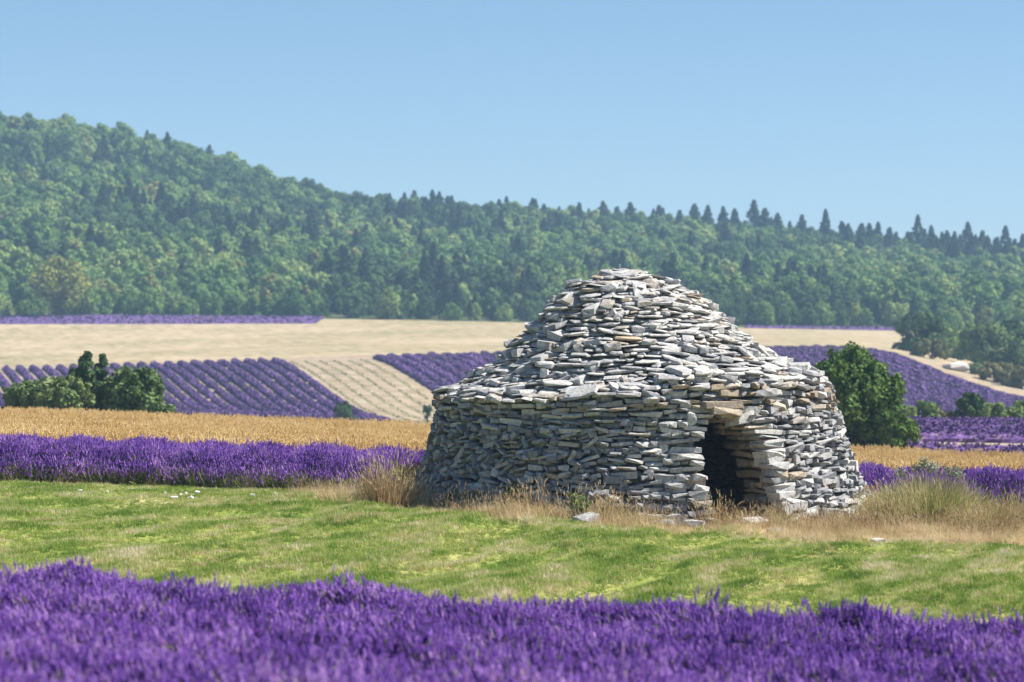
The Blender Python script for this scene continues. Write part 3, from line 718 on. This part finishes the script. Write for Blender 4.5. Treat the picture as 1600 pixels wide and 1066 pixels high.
def clump(name, px, py, Y, n, L, spread, mats, label, wpx, seeds=0.0, cat='grass tuft', bias=(0, 0), heads=None, group=None):
    """a tall tuft of grass one can point to"""
    g = np.random.default_rng(int(px * 7 + py)); x0 = xat(px, Y); mb = MB()
    wx = wpx / F * Y / 2
    b = np.zeros((n, 3)); ra = np.sqrt(g.random(n)); an = g.uniform(0, 6.28, n)
    b[:, 0] = wx * ra * np.cos(an); b[:, 1] = .6 * wx * ra * np.sin(an)
    b[:, 2] = H(x0 + b[:, 0], np.full(n, Y) + b[:, 1]) - h1(x0, Y) - .02
    ds = fan_dirs(n, spread, g); ds[:, 0] += .5 * b[:, 0] / max(wx, .1) + bias[0]; ds[:, 1] += bias[1]; ds /= np.linalg.norm(ds, axis=1, keepdims=True)
    ln = L * g.uniform(.45, 1, n) * (1.05 - .5 * ra ** 2)
    k = len(mats); sp = np.array_split(np.arange(n), k)
    for i, ii in enumerate(sp): blades(mb, b[ii], ds[ii], ln[ii], np.full(len(ii), .0055), g.uniform(.02, .3, len(ii)), g, mi=i, seg=4)
    tuft = thing(name, mb.mesh(name, mats), label, cat, loc=(x0, Y, h1(x0, Y)), group=group)
    if seeds:
        m2 = MB()
        for i in np.where(g.random(n) < seeds)[0]:
            p = b[i] + ds[i] * ln[i] * .9; d = ds[i] + g.normal(0, .25, 3); spike(m2, p, d, .10 * g.uniform(.6, 1.2), .007, g, 0)
        link('seed_heads', m2.mesh('seed_heads', M['straw']), parent=tuft, kind='stuff')
    if heads:
        for (hx, hz, rad, nn) in heads:
            m3 = MB(); d = g.normal(size=(nn, 3)); d /= np.linalg.norm(d, axis=1, keepdims=True); pos = d * (rad * g.random(nn) ** .4)[:, None] * (1, .8, .8)
            leaves(m3, pos, g.normal(size=(nn, 3)), g.uniform(.018, .04, nn), g)
            for q in range(7): tube(m3, [(g.normal(0, .06), g.normal(0, .05), -hz * .5), tuple(pos[q])], [.004, .002], 3)
            link('flower_head', m3.mesh('flower_head', M['thistle']), parent=tuft, loc=(hx, 0, hz))
    return tuft
SB, ST, SG = M['straw_brown'], M['straw'], M['straw_green']
clump('grass_tuft', 606, 770, 44.7, 420, 1.08, .26, [SB, ST, SB], 'tall brown seeding grass tuft at the left end of the hut', 75, .5, bias=(.05, 0))
clump('grass_tuft', 652, 772, 44.9, 260, .62, .45, [SG, ST, SB], 'low greenish tuft between the tall brown tuft and the dark wall', 60, .2)
clump('grass_tuft', 540, 775, 45.3, 260, .42, .55, [ST, SG], 'short pale straw tuft left of the tall brown tuft', 80, .2)
clump('grass_mound', 1450, 838, 44.6, 6500, 1.12, .58, [SG, SG, ST, SG, SB, SG, SG], 'big mound of half green grass right of the hut topped by pale flower heads', 165, .06, cat='grass mound',
      heads=[(-.04, .98, .15, 150), (.07, .93, .12, 110), (.46, .84, .12, 120), (-.42, .86, .11, 80), (-.2, .92, .08, 60), (.32, .88, .08, 60)])
clump('grass_tuft', 1385, 838, 44.2, 700, .78, .4, [ST, ST, SG], 'pale blond tuft between the hut and the big mound', 60, .3, bias=(-.1, 0))
clump('grass_tuft', 1540, 846, 43.6, 1100, .68, .5, [ST, SB, SG], 'low blond tuft at the right foot of the big mound', 90, .3)
clump('grass_tuft', 1592, 838, 45.4, 520, .72, .4, [SG, SB, M['lav_stem']], 'dark seeding tuft at the right edge beyond the mound', 70, .4, bias=(.15, 0))
clump('grass_tuft', 1120, 826, 43.1, 160, .62, .35, [ST, SB], 'blond seeding tuft standing in front of the doorway', 60, .7, bias=(.15, 0))
clump('grass_tuft', 958, 822, 43.0, 200, .5, .22, [SB, SG], 'yellow brown tuft in front of the wall left of the doorway', 28, .4)
clump('grass_tuft', 1175, 838, 42.8, 300, .36, .6, [SB, ST], 'low brown tuft below the right door jamb', 100, .2)
clump('grass_tuft', 1290, 846, 42.8, 420, .42, .55, [ST, SB, ST], 'blond tuft below the right side of the wall', 110, .25)
clump('grass_tuft', 1345, 846, 43.2, 320, .45, .5, [ST, ST], 'palest straw tuft at the right foot of the hut', 60, .3)
clump('grass_tuft', 1235, 832, 43.3, 200, .5, .4, [SG, ST], 'greenish tuft against the wall right of the door', 60, .3)

def weed(px, Y, hgt, wdt, n, label, mat='weed'):
    g = np.random.default_rng(int(px)); x0 = xat(px, Y); mb = MB()
    P = []
    for k in range(7):
        d = fan_dirs(1, .45, g)[0]; tip = d * hgt * g.uniform(.6, 1); tube(mb, [(0, 0, 0), tuple(tip * .5 + g.normal(0, .02, 3)), tuple(tip)], [.006, .005, .003], 4, mi=1)
        t = g.uniform(.2, 1, n // 7)[:, None]; P.append(tip * t + g.normal(0, wdt * .12, (n // 7, 3)))
    P = np.concatenate(P); leaves(mb, P, g.normal(size=P.shape) + (0, 0, .8), g.uniform(.02, .05, len(P)), g)
    thing('weed', mb.mesh('weed', [M[mat], M['lav_stem']]), label, 'weed', loc=(x0, Y, h1(x0, Y)))
weed(800, 43.95, .42, .5, 420, 'leafy green weed against the shaded wall beside a purple stalk')
weed(745, 44.6, .26, .3, 220, 'small pale green weed at the foot of the dark left wall')
weed(905, 43.1, .42, .35, 320, 'green weed beside the fallen boulder left of the yellow tuft')
weed(700, 45.2, .3, .3, 160, 'tiny weed by the left foot of the wall', 'scrub')

def rock(name, px, py, Y, size, label, mat='pale_rock', cat='stone', group=None, rot=0, sink=.3):
    g = np.random.default_rng(int(px * 3 + py)); v, f = block_shape(g); mb = MB(); mb.add(v * np.array(size) / 2, tris=f)
    x = xat(px, Y); o = thing(name, mb.mesh(name, M[mat]), label, cat, loc=(x, Y, h1(x, Y) + size[2] * (.5 - sink)), group=group); o.rotation_euler = (g.normal(0, .12), g.normal(0, .15), rot)
rock('boulder', 915, 812, 42.6, (.40, .3, .20), 'fallen grey boulder lying in the straw below the wall', 'stone', 'boulder', rot=.3)
rock('boulder', 1035, 826, 42.9, (.4, .3, .14), 'flat grey stone at the wall foot left of the doorway', 'stone', 'boulder')
rock('boulder', 1085, 826, 43.0, (.34, .3, .2), 'grey block at the left foot of the doorway', 'stone', 'boulder', rot=-.2)
rock('boulder', 1180, 828, 42.9, (.36, .3, .2), 'grey block fallen below the right door jamb', 'stone', 'boulder', rot=.4)
rock('fallen_stone', 1210, 838, 42.0, (.24, .16, .10), 'flat grey stone at the grass edge below the door', 'stone')
rock('fallen_stone', 1372, 848, 41.3, (.22, .16, .09), 'white stone at the grass edge below the right of the hut', 'pale_rock')
for k in range(16):
    px = (275, 283, 290, 296, 302, 308, 268, 168, 208, 395, 405, 48, 430, 258, 300, 125)[k]
    rock('white_pebble', px, 770, 45.5 + (k * 37 % 11) * .25, tuple(rng.uniform(.05, .10, 3)), 'small white stone in the grass below the left lavender', 'pale_rock', 'stone', 'white stones in the grass')

# ------------------------------------------------------------------ wheat
gw = np.random.default_rng(9)
def wheat_src(seed):
    g = np.random.default_rng(seed); mb = MB(); n = 16
    b = np.zeros((n, 3)); b[:, :2] = g.normal(0, .13, (n, 2)); ds = fan_dirs(n, .16, g); ln = g.uniform(.58, .85, n)
    blades(mb, b, ds, ln, np.full(n, .007), np.full(n, .05), g, seg=2)
    for i in range(n): spike(mb, b[i] + ds[i] * ln[i] * .93, ds[i] + g.normal(0, .3, 3), .12, .016, g, 0)
    return source('wheat_stalks', mb.mesh('wheat_stalks', M['wheat']))
WS = [wheat_src(s) for s in range(5)]
n = 43000
Y = 53.9 + 44 * gw.random(n) ** 1.25; X = gw.uniform(-1, 1, n) * (.255 * Y + 2)
sc = gw.uniform(.76, 1.0, n)
scatter('wheat_field', np.stack([X, Y, H(X, Y)], 1), np.stack([gw.normal(0, .06, n), gw.normal(0, .06, n), gw.uniform(0, 6.28, n)], 1), np.repeat(sc[:, None], 3, 1),
        gw.integers(0, 5, n), WS, kind='stuff', label='band of ripe golden wheat behind the lavender')

# ------------------------------------------------------------------ lavender rows on the far slope
def ORD(k):
    k += 1
    base = ['', 'first', 'second', 'third', 'fourth', 'fifth', 'sixth', 'seventh', 'eighth', 'ninth', 'tenth', 'eleventh', 'twelfth', 'thirteenth', 'fourteenth', 'fifteenth', 'sixteenth', 'seventeenth', 'eighteenth', 'nineteenth']
    if k < 20: return base[k]
    t = {2: 'twent', 3: 'thirt', 4: 'fort', 5: 'fift', 6: 'sixt'}[k // 10]
    return t + 'ieth' if k % 10 == 0 else t + 'y-' + base[k % 10]
gr = np.random.default_rng(13)
DXDY = -0.243
def row_mesh(x330, ya, yb, wdt, hgt, mat, step, name, dxdy=DXDY, gaps=0.0, yref=330.):
    ys = np.arange(ya, yb, step); xs = x330 + (ys - yref) * dxdy; k = 8
    ang = np.linspace(0, math.pi, k)
    pulse = 1 + .22 * (noise2(ys * 1.1, ys * 0 + x330, 81) - .5) * 2
    if gaps: pulse = np.where(noise2(ys * .35, ys * 0 + x330 * 3, 82) < gaps, .25, pulse)
    jit = gr.uniform(.78, 1.18, (len(ys), k))
    ox = -np.cos(ang)[None] * wdt / 2 * jit * pulse[:, None] ** .5; oz = np.sin(ang)[None] ** .8 * hgt * jit * pulse[:, None]
    XX = xs[:, None] + ox; YY = ys[:, None] + gr.normal(0, step * .25, (len(ys), k))
    ZZ = H(XX, YY) + oz - .05
    mb = MB(); idx = np.arange(len(ys) * k).reshape(len(ys), k)
    q = np.stack([idx[:-1, :-1], idx[:-1, 1:], idx[1:, 1:], idx[1:, :-1]], -1).reshape(-1, 4)
    mb.add(np.stack([XX, YY, ZZ], -1).reshape(-1, 3), quads=q)
    mb.f4.append(np.array([[idx[e, a], idx[e, a + 1], idx[e, k - 2 - a], idx[e, k - 1 - a]] for e in (0, len(ys) - 1) for a in range(0, k // 2 - 1)])); mb.m4.append(np.zeros(2 * (k // 2 - 1), int))
    n = int((yb - ya) * 42 * hgt / .58); yy = gr.uniform(ya, yb, n); aa = np.clip(gr.normal(math.pi / 2, .75, n), .1, 3.04); pl = np.interp(yy, ys, pulse)
    d = np.stack([-np.cos(aa), gr.normal(0, .25, n), np.sin(aa)], 1); xx = x330 + (yy - yref) * dxdy
    P = np.stack([xx - np.cos(aa) * wdt * .49 * pl ** .5, yy, 0 * xx], 1); P[:, 2] = H(P[:, 0], yy) + np.sin(aa) ** .8 * hgt * 1.02 * pl - .03
    leaves(mb, P, np.cross(d, gr.normal(size=(n, 3))) + d * .8, gr.uniform(.06, .15, n), gr, aspect=2.2)
    return mb.mesh(name, mat)
x = xat(430, 330); k = 0
while x > xat(-230, 330):
    e = gr.uniform(-2, 2)
    thing('lavender_row', row_mesh(x, 264 + e * .5, 331, .90, .50, M['lav_far'], .45, 'lavender_row', gaps=.12 if x > xat(200, 330) else .2),
          ORD(k) + ' lavender row counted leftwards from the pale bare strip', 'lavender row', group='lavender rows of the left plot'); x -= 1.56; k += 1
x = xat(592, 330); k = 0
while x < xat(1372, 330):
    thing('lavender_row', row_mesh(x, 266 + gr.uniform(-1, 1), 331 + k * .05, 1.12, .56, M['lav_far'], .45, 'lavender_row', gaps=.03),
          ORD(k) + ' lavender row counted rightwards from the pale bare strip', 'lavender row', group='lavender rows of the large plot'); x += 1.56; k += 1
x = xat(430, 330) + 1.7; k = 0
while x < xat(592, 330) - 1.2:
    thing('young_lavender_row', row_mesh(x, 264, 329, .42, .11, M['young'], .6, 'young_lavender_row', gaps=.08), ORD(k) + ' thin grey green row from the left on the bare strip', 'crop row', group='young rows on the bare strip'); x += 1.62; k += 1
# lower right plot, seen over the wheat: rows nearly along the picture, one pale gap
kk = 0
for yy in np.arange(105.5, 141, 1.5):
    if 110 < yy < 119.5: continue
    xs = np.arange(13.5, 42, .45); k = 7; ang = np.linspace(0, math.pi, k); tap = np.clip(np.minimum(xs - 13.4, 42 - xs) / .8, .05, 1)[:, None]
    jit = gr.uniform(.8, 1.2, (len(xs), k)); YY = yy + (xs[:, None] - 26) * -.10 - np.cos(ang)[None] * .6 * jit * tap; XX = xs[:, None] + gr.normal(0, .1, (len(xs), k))
    ZZ = H(XX, YY) + np.sin(ang)[None] * .40 * jit * tap - .05
    mb = MB(); idx = np.arange(len(xs) * k).reshape(len(xs), k)
    q = np.stack([idx[:-1, :-1], idx[1:, :-1], idx[1:, 1:], idx[:-1, 1:]], -1).reshape(-1, 4); mb.add(np.stack([XX, YY, ZZ], -1).reshape(-1, 3), quads=q)
    n = 1500; xx = gr.uniform(13.6, 41.8, n); aa = np.clip(gr.normal(math.pi / 2, .75, n), .1, 3.04); P = np.stack([xx, yy + (xx - 26) * -.10 - np.cos(aa) * .6, 0 * xx], 1)
    P[:, 2] = H(P[:, 0], P[:, 1]) + np.sin(aa) * .43 - .03; d = np.stack([gr.normal(0, .4, n), -np.cos(aa), np.sin(aa)], 1)
    leaves(mb, P, np.cross(d, gr.normal(size=(n, 3))) + d * .6, gr.uniform(.05, .13, n), gr, aspect=2.2)
    thing('lavender_row', mb.mesh('lavender_row', M['lav_far']), ORD(kk) + ' lavender row beyond the wheat in the low plot at the right edge', 'lavender row', group='lavender rows of the low right plot'); kk += 1
# thin purple plots at the wood's edge
def far_plot(px0, px1, y0, y1, label):
    ys = np.arange(y0, y1, .7); xs = np.arange(xat(px0, y0), xat(px1, y0), .7); XX, YY = np.meshgrid(xs, ys)
    ZZ = H(XX, YY) + .32 + .18 * np.cos(YY * 2 * math.pi / 2.1) + gr.normal(0, .1, XX.shape); ZZ[0] = H(XX[0], YY[0]) - .1
    mb = MB(); idx = np.arange(XX.size).reshape(XX.shape); q = np.stack([idx[:-1, :-1], idx[:-1, 1:], idx[1:, 1:], idx[1:, :-1]], -1).reshape(-1, 4)
    mb.add(np.stack([XX, YY, ZZ], -1).reshape(-1, 3), quads=q)
    n = int(XX.size * 1.6); P = np.stack([gr.uniform(xs[0], xs[-1], n), gr.uniform(y0, y1, n), np.zeros(n)], 1); P[:, 2] = H(P[:, 0], P[:, 1]) + .34 + .18 * np.cos(P[:, 1] * 2 * math.pi / 2.1)
    leaves(mb, P, gr.normal(0, 1, (n, 3)) + (0, -.5, .3), gr.uniform(.15, .4, n), gr, aspect=2)
    thing('lavender_plot', mb.mesh('lavender_plot', M['lav_far']), label, 'lavender plot')
far_plot(-250, 500, 481, 500.5, 'thin far purple lavender plot at the foot of the wood on the left')
far_plot(1165, 1420, 497, 500.5, 'thin far purple lavender line at the foot of the wood right of the hut')
# ------------------------------------------------------------------ trees and shrubs
def crown_leaves(mb, g, clumps, n_each, leaf, mi=0, mis=None, up=.0, flat=1.0):
    for i, (c, r) in enumerate(clumps):
        n = int(n_each); d = g.normal(size=(n, 3)); d /= np.linalg.norm(d, axis=1, keepdims=True)
        rad = r * (0.45 + .6 * g.random(n) ** .6); pos = np.array(c) + d * rad[:, None] * (1, 1, flat)
        nr = d + g.normal(0, .55, (n, 3)) + (0, 0, up)
        leaves(mb, pos, nr, leaf * g.uniform(.6, 1.3, n), g, mi=mis[i] if mis else mi)
def broadleaf(seed, h, wd, leaf, nclump, n_each, base=.22, trunk=.03):
    """trunk with limbs and an uneven crown of leaf clumps: returns trunk and crown collectors"""
    g = np.random.default_rng(seed); tk, cr = MB(), MB()
    lean = g.normal(0, .04, 2) * h
    tube(tk, [(0, 0, -.3), (lean[0] * .3, lean[1] * .3, h * .25), (lean[0], lean[1], h * .62)], [trunk * h, trunk * h * .7, trunk * h * .3], 7)
    cl = []
    for k in range(nclump):
        a = k * 2.4 + g.uniform(-.5, .5); t = (k + .5) / nclump; zz = base + (1 - base) * t
        prof = math.sin(math.pi * min(1, (t * .82 + .16))) ** .7
        rr = wd / 2 * prof * g.uniform(.35, .85)
        r = wd * g.uniform(.13, .23) * (1.1 - .4 * t)
        c = (lean[0] * t + rr * math.cos(a), lean[1] * t + rr * math.sin(a), h * zz - r * .6)
        cl.append((c, r))
        if k % 2 == 0: tube(tk, [(lean[0] * .4, lean[1] * .4, h * min(.55, zz * .6)), tuple(np.array(c) * (.6, .6, .9)), c], [trunk * h * .4, trunk * h * .25, trunk * h * .08], 5)
    crown_leaves(cr, g, cl, n_each, leaf, up=.25)
    return tk, cr
def pine(seed, h, wd, leaf, n_each=46, ragged=.35):
    g = np.random.default_rng(seed); tk, cr = MB(), MB()
    tube(tk, [(0, 0, -.4), (g.normal(0, .1), g.normal(0, .1), h * .5), (0, 0, h * .95)], [.022 * h, .014 * h, .003 * h], 6)
    cl = []; nb = 46
    for k in range(nb):
        t = ((k + g.uniform(0, 1)) / nb) ** .85; zz = h * (.14 + .83 * t); a = k * 2.4 + g.uniform(-.6, .6)
        R_ = wd / 2 * ((1 - t) ** .85 * .95 + .03) * g.uniform(1 - ragged, 1.12)
        r = wd * .15 * (1.15 - .85 * t) * g.uniform(.8, 1.2); rr = max(0, R_ - r * .5)
        c = (rr * math.cos(a), rr * math.sin(a), zz + rr * .1); cl.append((c, r))
        if k % 3 == 0: tube(tk, [(0, 0, zz - rr * .15), c], [.006 * h, .002 * h], 4)
    cl.append(((0, 0, h * .97), wd * .045))
    crown_leaves(cr, g, cl, n_each, leaf, up=.3, flat=.75)
    return tk, cr
def merged(tk, cr, mats, name):
    mb = MB()
    for src_, mi in ((tk, 0), (cr, 1)):
        v = np.concatenate(src_.v); mb.add(v, mi=mi)
        off = mb.n - len(v)
        for f in src_.f3: mb.f3.append(f + off); mb.m3.append(np.full(len(f), mi))
        for f in src_.f4: mb.f4.append(f + off); mb.m4.append(np.full(len(f), mi))
    return mb.mesh(name, mats)
# the wood on the hill: far off, one mass of thousands of trees
WOOD = []
for k in range(6):
    tk, cr = broadleaf(200 + k, (6.2, 6.8, 5.6, 7.4, 5.2, 6.4)[k], (6.2, 6.6, 7, 6, 6, 7.2)[k], .36, 18, 120, base=.10)
    WOOD.append(source('oak', merged(tk, cr, [M['bark'], M['oak']], 'wood_oak')))
for k in range(2):
    tk, cr = broadleaf(220 + k, 6, 5, .38, 15, 90, base=.12); WOOD.append(source('oak', merged(tk, cr, [M['bark'], M['oak_yellow']], 'wood_oak')))
for k in range(2):
    tk, cr = broadleaf(230 + k, 6.6, 6.6, .36, 18, 120, base=.1); WOOD.append(source('oak', merged(tk, cr, [M['bark'], M['oak_dark']], 'wood_oak')))
PINES = []
for k in range(5):
    tk, cr = pine(240 + k, 10, (5.4, 6.2, 4.6, 5.8, 6.8)[k], 0.30, ragged=(.3, .45, .25, .5, .4)[k]); me = merged(tk, cr, [M['bark'], M['pine']], 'pine_tree'); PINES.append(me); WOOD.append(source('pine', me))
gf = np.random.default_rng(17)
pts = []
cell = 4.3
for yy in np.arange(503, 850, cell):
    xm = .265 * yy + 15; xs = np.arange(-xm, xm, cell); pts.append(np.stack([xs + gf.uniform(-2.1, 2.1, len(xs)), yy + gf.uniform(-2.1, 2.1, len(xs))], 1))
pts = np.concatenate(pts); X, Y = pts[:, 0], pts[:, 1]; n = len(X)
dens = fbm2(X / 38, Y / 38, 101, 3); pinep = np.clip((fbm2(X / 30 + 50, Y / 30, 111, 2) - .58) * 3.0, .01, .40)
pxw = 800 + X / Y * F; pinep = np.where(Y > 752, np.where(pxw > 640, np.clip(pinep + .10, 0, .5), pinep * .4), pinep)
yel = np.clip((fbm2(X / 22 + 9, Y / 22, 121, 2) - .6) * 3, .02, .5); drk = np.clip((fbm2(X / 26 + 30, Y / 26, 131, 2) - .48) * 4, .05, .75)
u = gf.random(n); v2 = gf.random(n); pick = gf.integers(0, 6, n)
pick = np.where(v2 < drk, gf.integers(8, 10, n), pick); pick = np.where((v2 > 1 - yel), gf.integers(6, 8, n), pick); pick = np.where(u < pinep, gf.integers(10, 15, n), pick)
sc = gf.uniform(.70, 1.32, n) * np.where(pick >= 10, .85, 1.0) * np.clip((Y - 495) / 40, .62, 1)
ok = gf.random(n) < .97; X, Y, sc, pick = X[ok], Y[ok], sc[ok], pick[ok]; n = len(X)
scatter('wood', np.stack([X, Y, H(X, Y)], 1), np.stack([gf.normal(0, .04, n), gf.normal(0, .04, n), gf.uniform(0, 6.28, n)], 1), np.stack([sc * gf.uniform(.9, 1.15, n), sc * gf.uniform(.9, 1.15, n), sc], 1), pick, WOOD,
        kind='stuff', label='dense mixed oak and pine wood covering the hill')
CP = [(8, 181), (38, 196), (60, 190), (80, 190), (97, 194), (120, 198), (150, 206), (175, 205), (196, 212), (218, 210), (240, 213), (265, 220), (300, 228), (325, 238), (350, 241), (385, 262), (410, 270), (440, 276), (465, 276), (482, 290),
      (540, 305), (600, 303), (632, 300), (675, 306), (700, 306), (780, 311), (832, 309), (850, 318), (905, 316), (942, 314), (965, 322), (985, 316), (1030, 320), (1062, 328), (1085, 318), (1106, 320), (1130, 322), (1148, 325), (1178, 312), (1195, 325),
      (1215, 332), (1253, 335), (1290, 326), (1315, 345), (1345, 350), (1372, 346), (1400, 362), (1434, 335), (1455, 352), (1480, 360), (1512, 346), (1535, 360), (1571, 352), (1598, 365)]
SPECIAL = {1178: 'tallest pine on the ridge above the right shoulder of the hut', 1290: 'pointed dark pine alone on the right of the ridge above the round shrub', 1434: 'tall ragged pine breaking the ridge line above the right scrub',
           1512: 'broad pine on the ridge between the ragged pine and the right edge', 1571: 'narrow pine on the ridge near the right edge', 8: 'dark tree top at the far left of the hill crest', 780: 'rounded dark pine above the ridge left of the hut roof', 985: 'broad dark pine above the ridge over the hut top'}
for i, (px, py) in enumerate(CP):
    Yp = 792 + gf.uniform(-10, 6); x = xat(px, Yp); zb = h1(x, Yp) - .3; top = ZC - (py - HY) / F * Yp; hh = max(6.0, min(18, top - zb)) / 10
    if px < 620:
        o = thing('ridge_tree', WOOD[8 + i % 2].data, SPECIAL.get(px, ORD(i) + ' dark rounded tree from the left along the hill crest'), 'tree', loc=(x, Yp, zb), group='trees along the hill crest'); hh *= 1.25; wx = gf.uniform(.8, 1.0) * hh
    else:
        o = thing('pine_tree', PINES[i % 5], SPECIAL.get(px, ORD(i - 22) + ' dark pine from the left along the ridge behind the hut'), 'pine tree', loc=(x, Yp, zb), group='pines along the ridge'); wx = gf.uniform(1.0, 1.45) * min(hh, 1.2)
    o.scale = (wx, wx, hh); o.rotation_euler = (0, 0, gf.uniform(0, 6.28))

# lone tree in front of the wood
def lone_tree():
    Yt = 499.5; x = xat(92, Yt); tk, cr = broadleaf(301, 10.6, 11.5, .42, 26, 130, base=.50, trunk=.05)
    t = thing('oak_tree', None, 'lone oak with yellowing crown standing before the wood at the far left', 'tree', loc=(x, Yt, h1(x, Yt)))
    link('trunk', tk.mesh('trunk', M['bark']), parent=t); link('crown', cr.mesh('crown', M['oak_lone']), parent=t)
lone_tree()

def shrub(px, pyb, Y, wpx, hpx, label, mat, leaf, n_each, nclump, seed, style='round', name='shrub', group=None, cat='shrub'):
    g = np.random.default_rng(seed); wd = wpx / F * Y; h = hpx / F * Y; x = xat(px, Y); z0 = h1(x, Y)
    if pyb: h = max(.3, ZC - (pyb - hpx - HY) / F * Y - z0)
    st, cr = MB(), MB(); cl = []
    for k in range(nclump):
        if style == 'round':
            a = g.uniform(0, 6.28); t = g.random() ** .8; zz = .10 + .78 * t; pr = math.sqrt(max(.05, 1 - (max(0, zz - .35) / .68) ** 2)); rr = wd / 2 * pr * math.sqrt(g.random()) * .82
            r = min(wd, h * 1.4) * g.uniform(.11, .19)
        elif style == 'column':
            a = g.uniform(0, 6.28); t = (k + .5) / nclump; zz = .05 + .9 * t; rr = wd / 2 * (1 - t) ** .75 * g.uniform(.2, .95); r = wd * g.uniform(.11, .2) * (1.08 - .80 * t) + .02
        c = (rr * math.cos(a), rr * math.sin(a) * .85, h * zz - r * .3); cl.append((c, r))
        if k % 2 == 0: tube(st, [(0, 0, -.1), (c[0] * .4, c[1] * .4, c[2] * .5), c], [.05 * h ** .5, .03 * h ** .5, .008], 5)
    crown_leaves(cr, g, cl, n_each, leaf, up=.3)
    if style == 'round' and h > 1.5:      # upright leafy shoots that break the outline
        for k in range(int(nclump * 1.0)):
            a = g.uniform(0, 6.28); q = g.random() ** .5 * .8; zz = h * math.sqrt(max(.05, 1 - q * q)) * .82; p = np.array([wd / 2 * q * math.cos(a), wd / 2 * q * math.sin(a) * .85, zz])
            L = h * g.uniform(.12, .24); n = int(n_each * .5); s = g.random(n); d = np.array([math.cos(a) * q * .5, math.sin(a) * q * .5, 1.0])
            pos = p + d * (s * L)[:, None] + g.normal(0, 1, (n, 3)) * (.05 * h * (1 - s * .7))[:, None]; leaves(cr, pos, g.normal(0, .6, (n, 3)) + (math.cos(a) * .5, math.sin(a) * .5, .3), leaf * g.uniform(.6, 1.2, n), g)
    t = thing(name, None, label, cat, loc=(x, Y, z0), group=group)
    link('stems', st.mesh('stems', M['bark']), parent=t); link('crown', cr.mesh('crown', M[mat]), parent=t)
    return t
# right of the hut
shrub(1334, 705, 99.5, 152, 160, 'big dense green shrub rising behind the right wall of the hut', 'shrub', .105, 520, 46, 401, name='bush')
shrub(1405, 705, 98.5, 66, 55, 'low dark shrub at the right foot of the big dense shrub', 'shrub', .11, 200, 22, 402)
# left group at the wheat's edge
shrub(136, 645, 103, 104, 100, 'pointed dark juniper with twin tops in the left thicket', 'juniper', .12, 190, 26, 411, 'column', 'juniper')
shrub(160, 645, 103.6, 70, 98, 'slim juniper spire just right of the twin topped juniper', 'juniper', .11, 150, 22, 412, 'column', 'juniper')
shrub(210, 645, 103, 112, 70, 'rounded light green shrub on the right side of the left thicket', 'shrub_blue', .13, 260, 30, 413)
shrub(98, 645, 102, 104, 56, 'mid green shrub in the middle of the left thicket under the juniper', 'shrub_blue', .12, 230, 26, 414)
shrub(42, 642, 103, 82, 48, 'low grey green shrub at the left end of the left thicket', 'shrub_blue', .12, 200, 22, 415)
shrub(255, 648, 101, 60, 22, 'flat low shrub trailing from the right end of the left thicket', 'shrub_blue', .11, 140, 14, 416)
shrub(112, 642, 103.8, 50, 72, 'dark upright shrub behind the middle shrub of the left thicket', 'juniper', .12, 160, 16, 417, 'column')
shrub(537, 660, 263, 34, 32, 'small round dark bush at the foot of the left lavender plot', 'juniper', .16, 130, 14, 421)
shrub(668, 655, 262, 18, 24, 'tiny bush at the end of the bare strip beside the hut', 'juniper', .16, 90, 8, 422)
# hedge line below the large plot at right
for i, (px, w_, h_, mt, lb) in enumerate([(1415, 40, 26, 'shrub_blue', 'low green shrub in the hedge line right of the big shrub'), (1447, 46, 34, 'shrub_blue', 'rounded grey green shrub in the hedge line below the large plot'),
        (1515, 46, 46, 'juniper', 'darkest and tallest shrub of the hedge line below the large plot'), (1552, 44, 32, 'shrub_blue', 'mid green shrub just right of the darkest hedge shrub'), (1592, 50, 38, 'shrub_blue', 'green shrub of the hedge line at the right edge'),
        (1478, 40, 16, 'scrub', 'flat dry scrub in the hedge line left of the darkest shrub'), (1640, 60, 34, 'shrub_blue', 'green shrub of the hedge line beyond the right edge')]):
    shrub(px, 660, 146 + i % 3, w_, h_, lb, mt, .16, 170, 16, 430 + i)
# scrub on the right shoulder
for i, (px, Y, w_, h_, mt, lb, lf) in enumerate([(1440, 372, 92, 66, 'oak_dark', 'large dark round tree at the upper edge of the right scrub', .34), (1478, 380, 56, 50, 'oak', 'green tree behind the large dark tree of the right scrub', .34),
        (1545, 352, 85, 72, 'shrub_blue', 'grey green tree in the middle of the right scrub', .32), (1582, 366, 76, 84, 'oak_dark', 'tall dark tree at the right edge of the scrub', .34), (1524, 360, 56, 64, 'oak', 'pale green tree left of the tall dark tree in the scrub', .3),
        (1600, 345, 80, 60, 'shrub_blue', 'low green shrub at the right edge in front of the tall dark tree', .3), (1455, 345, 70, 30, 'scrub', 'pale dry scrub just below the large dark tree', .28), (1560, 316, 80, 30, 'scrub', 'pale olive scrub right of the white rock', .28),
        (1595, 312, 80, 34, 'scrub', 'pale olive scrub at the right edge above the tan bank', .28), (1532, 322, 50, 20, 'shrub_blue', 'low green scrub right beside the white rock', .26), (1640, 350, 90, 90, 'oak_dark', 'dark tree beyond the right edge of the scrub', .34), (1500, 384, 50, 40, 'oak', 'small green tree between the dark tree and the pale tree', .3)]):
    shrub(px, None, Y, w_, h_, lb, mt, lf, 190, 22, 460 + i, name='tree' if h_ > 60 else 'shrub', cat='tree' if h_ > 60 else 'shrub')
rock('white_rock', 1493, 568, 322, (2.9, 2.2, 1.3), 'large white rock among the scrub on the right slope', 'pale_rock', 'rock', sink=.25, rot=.5)
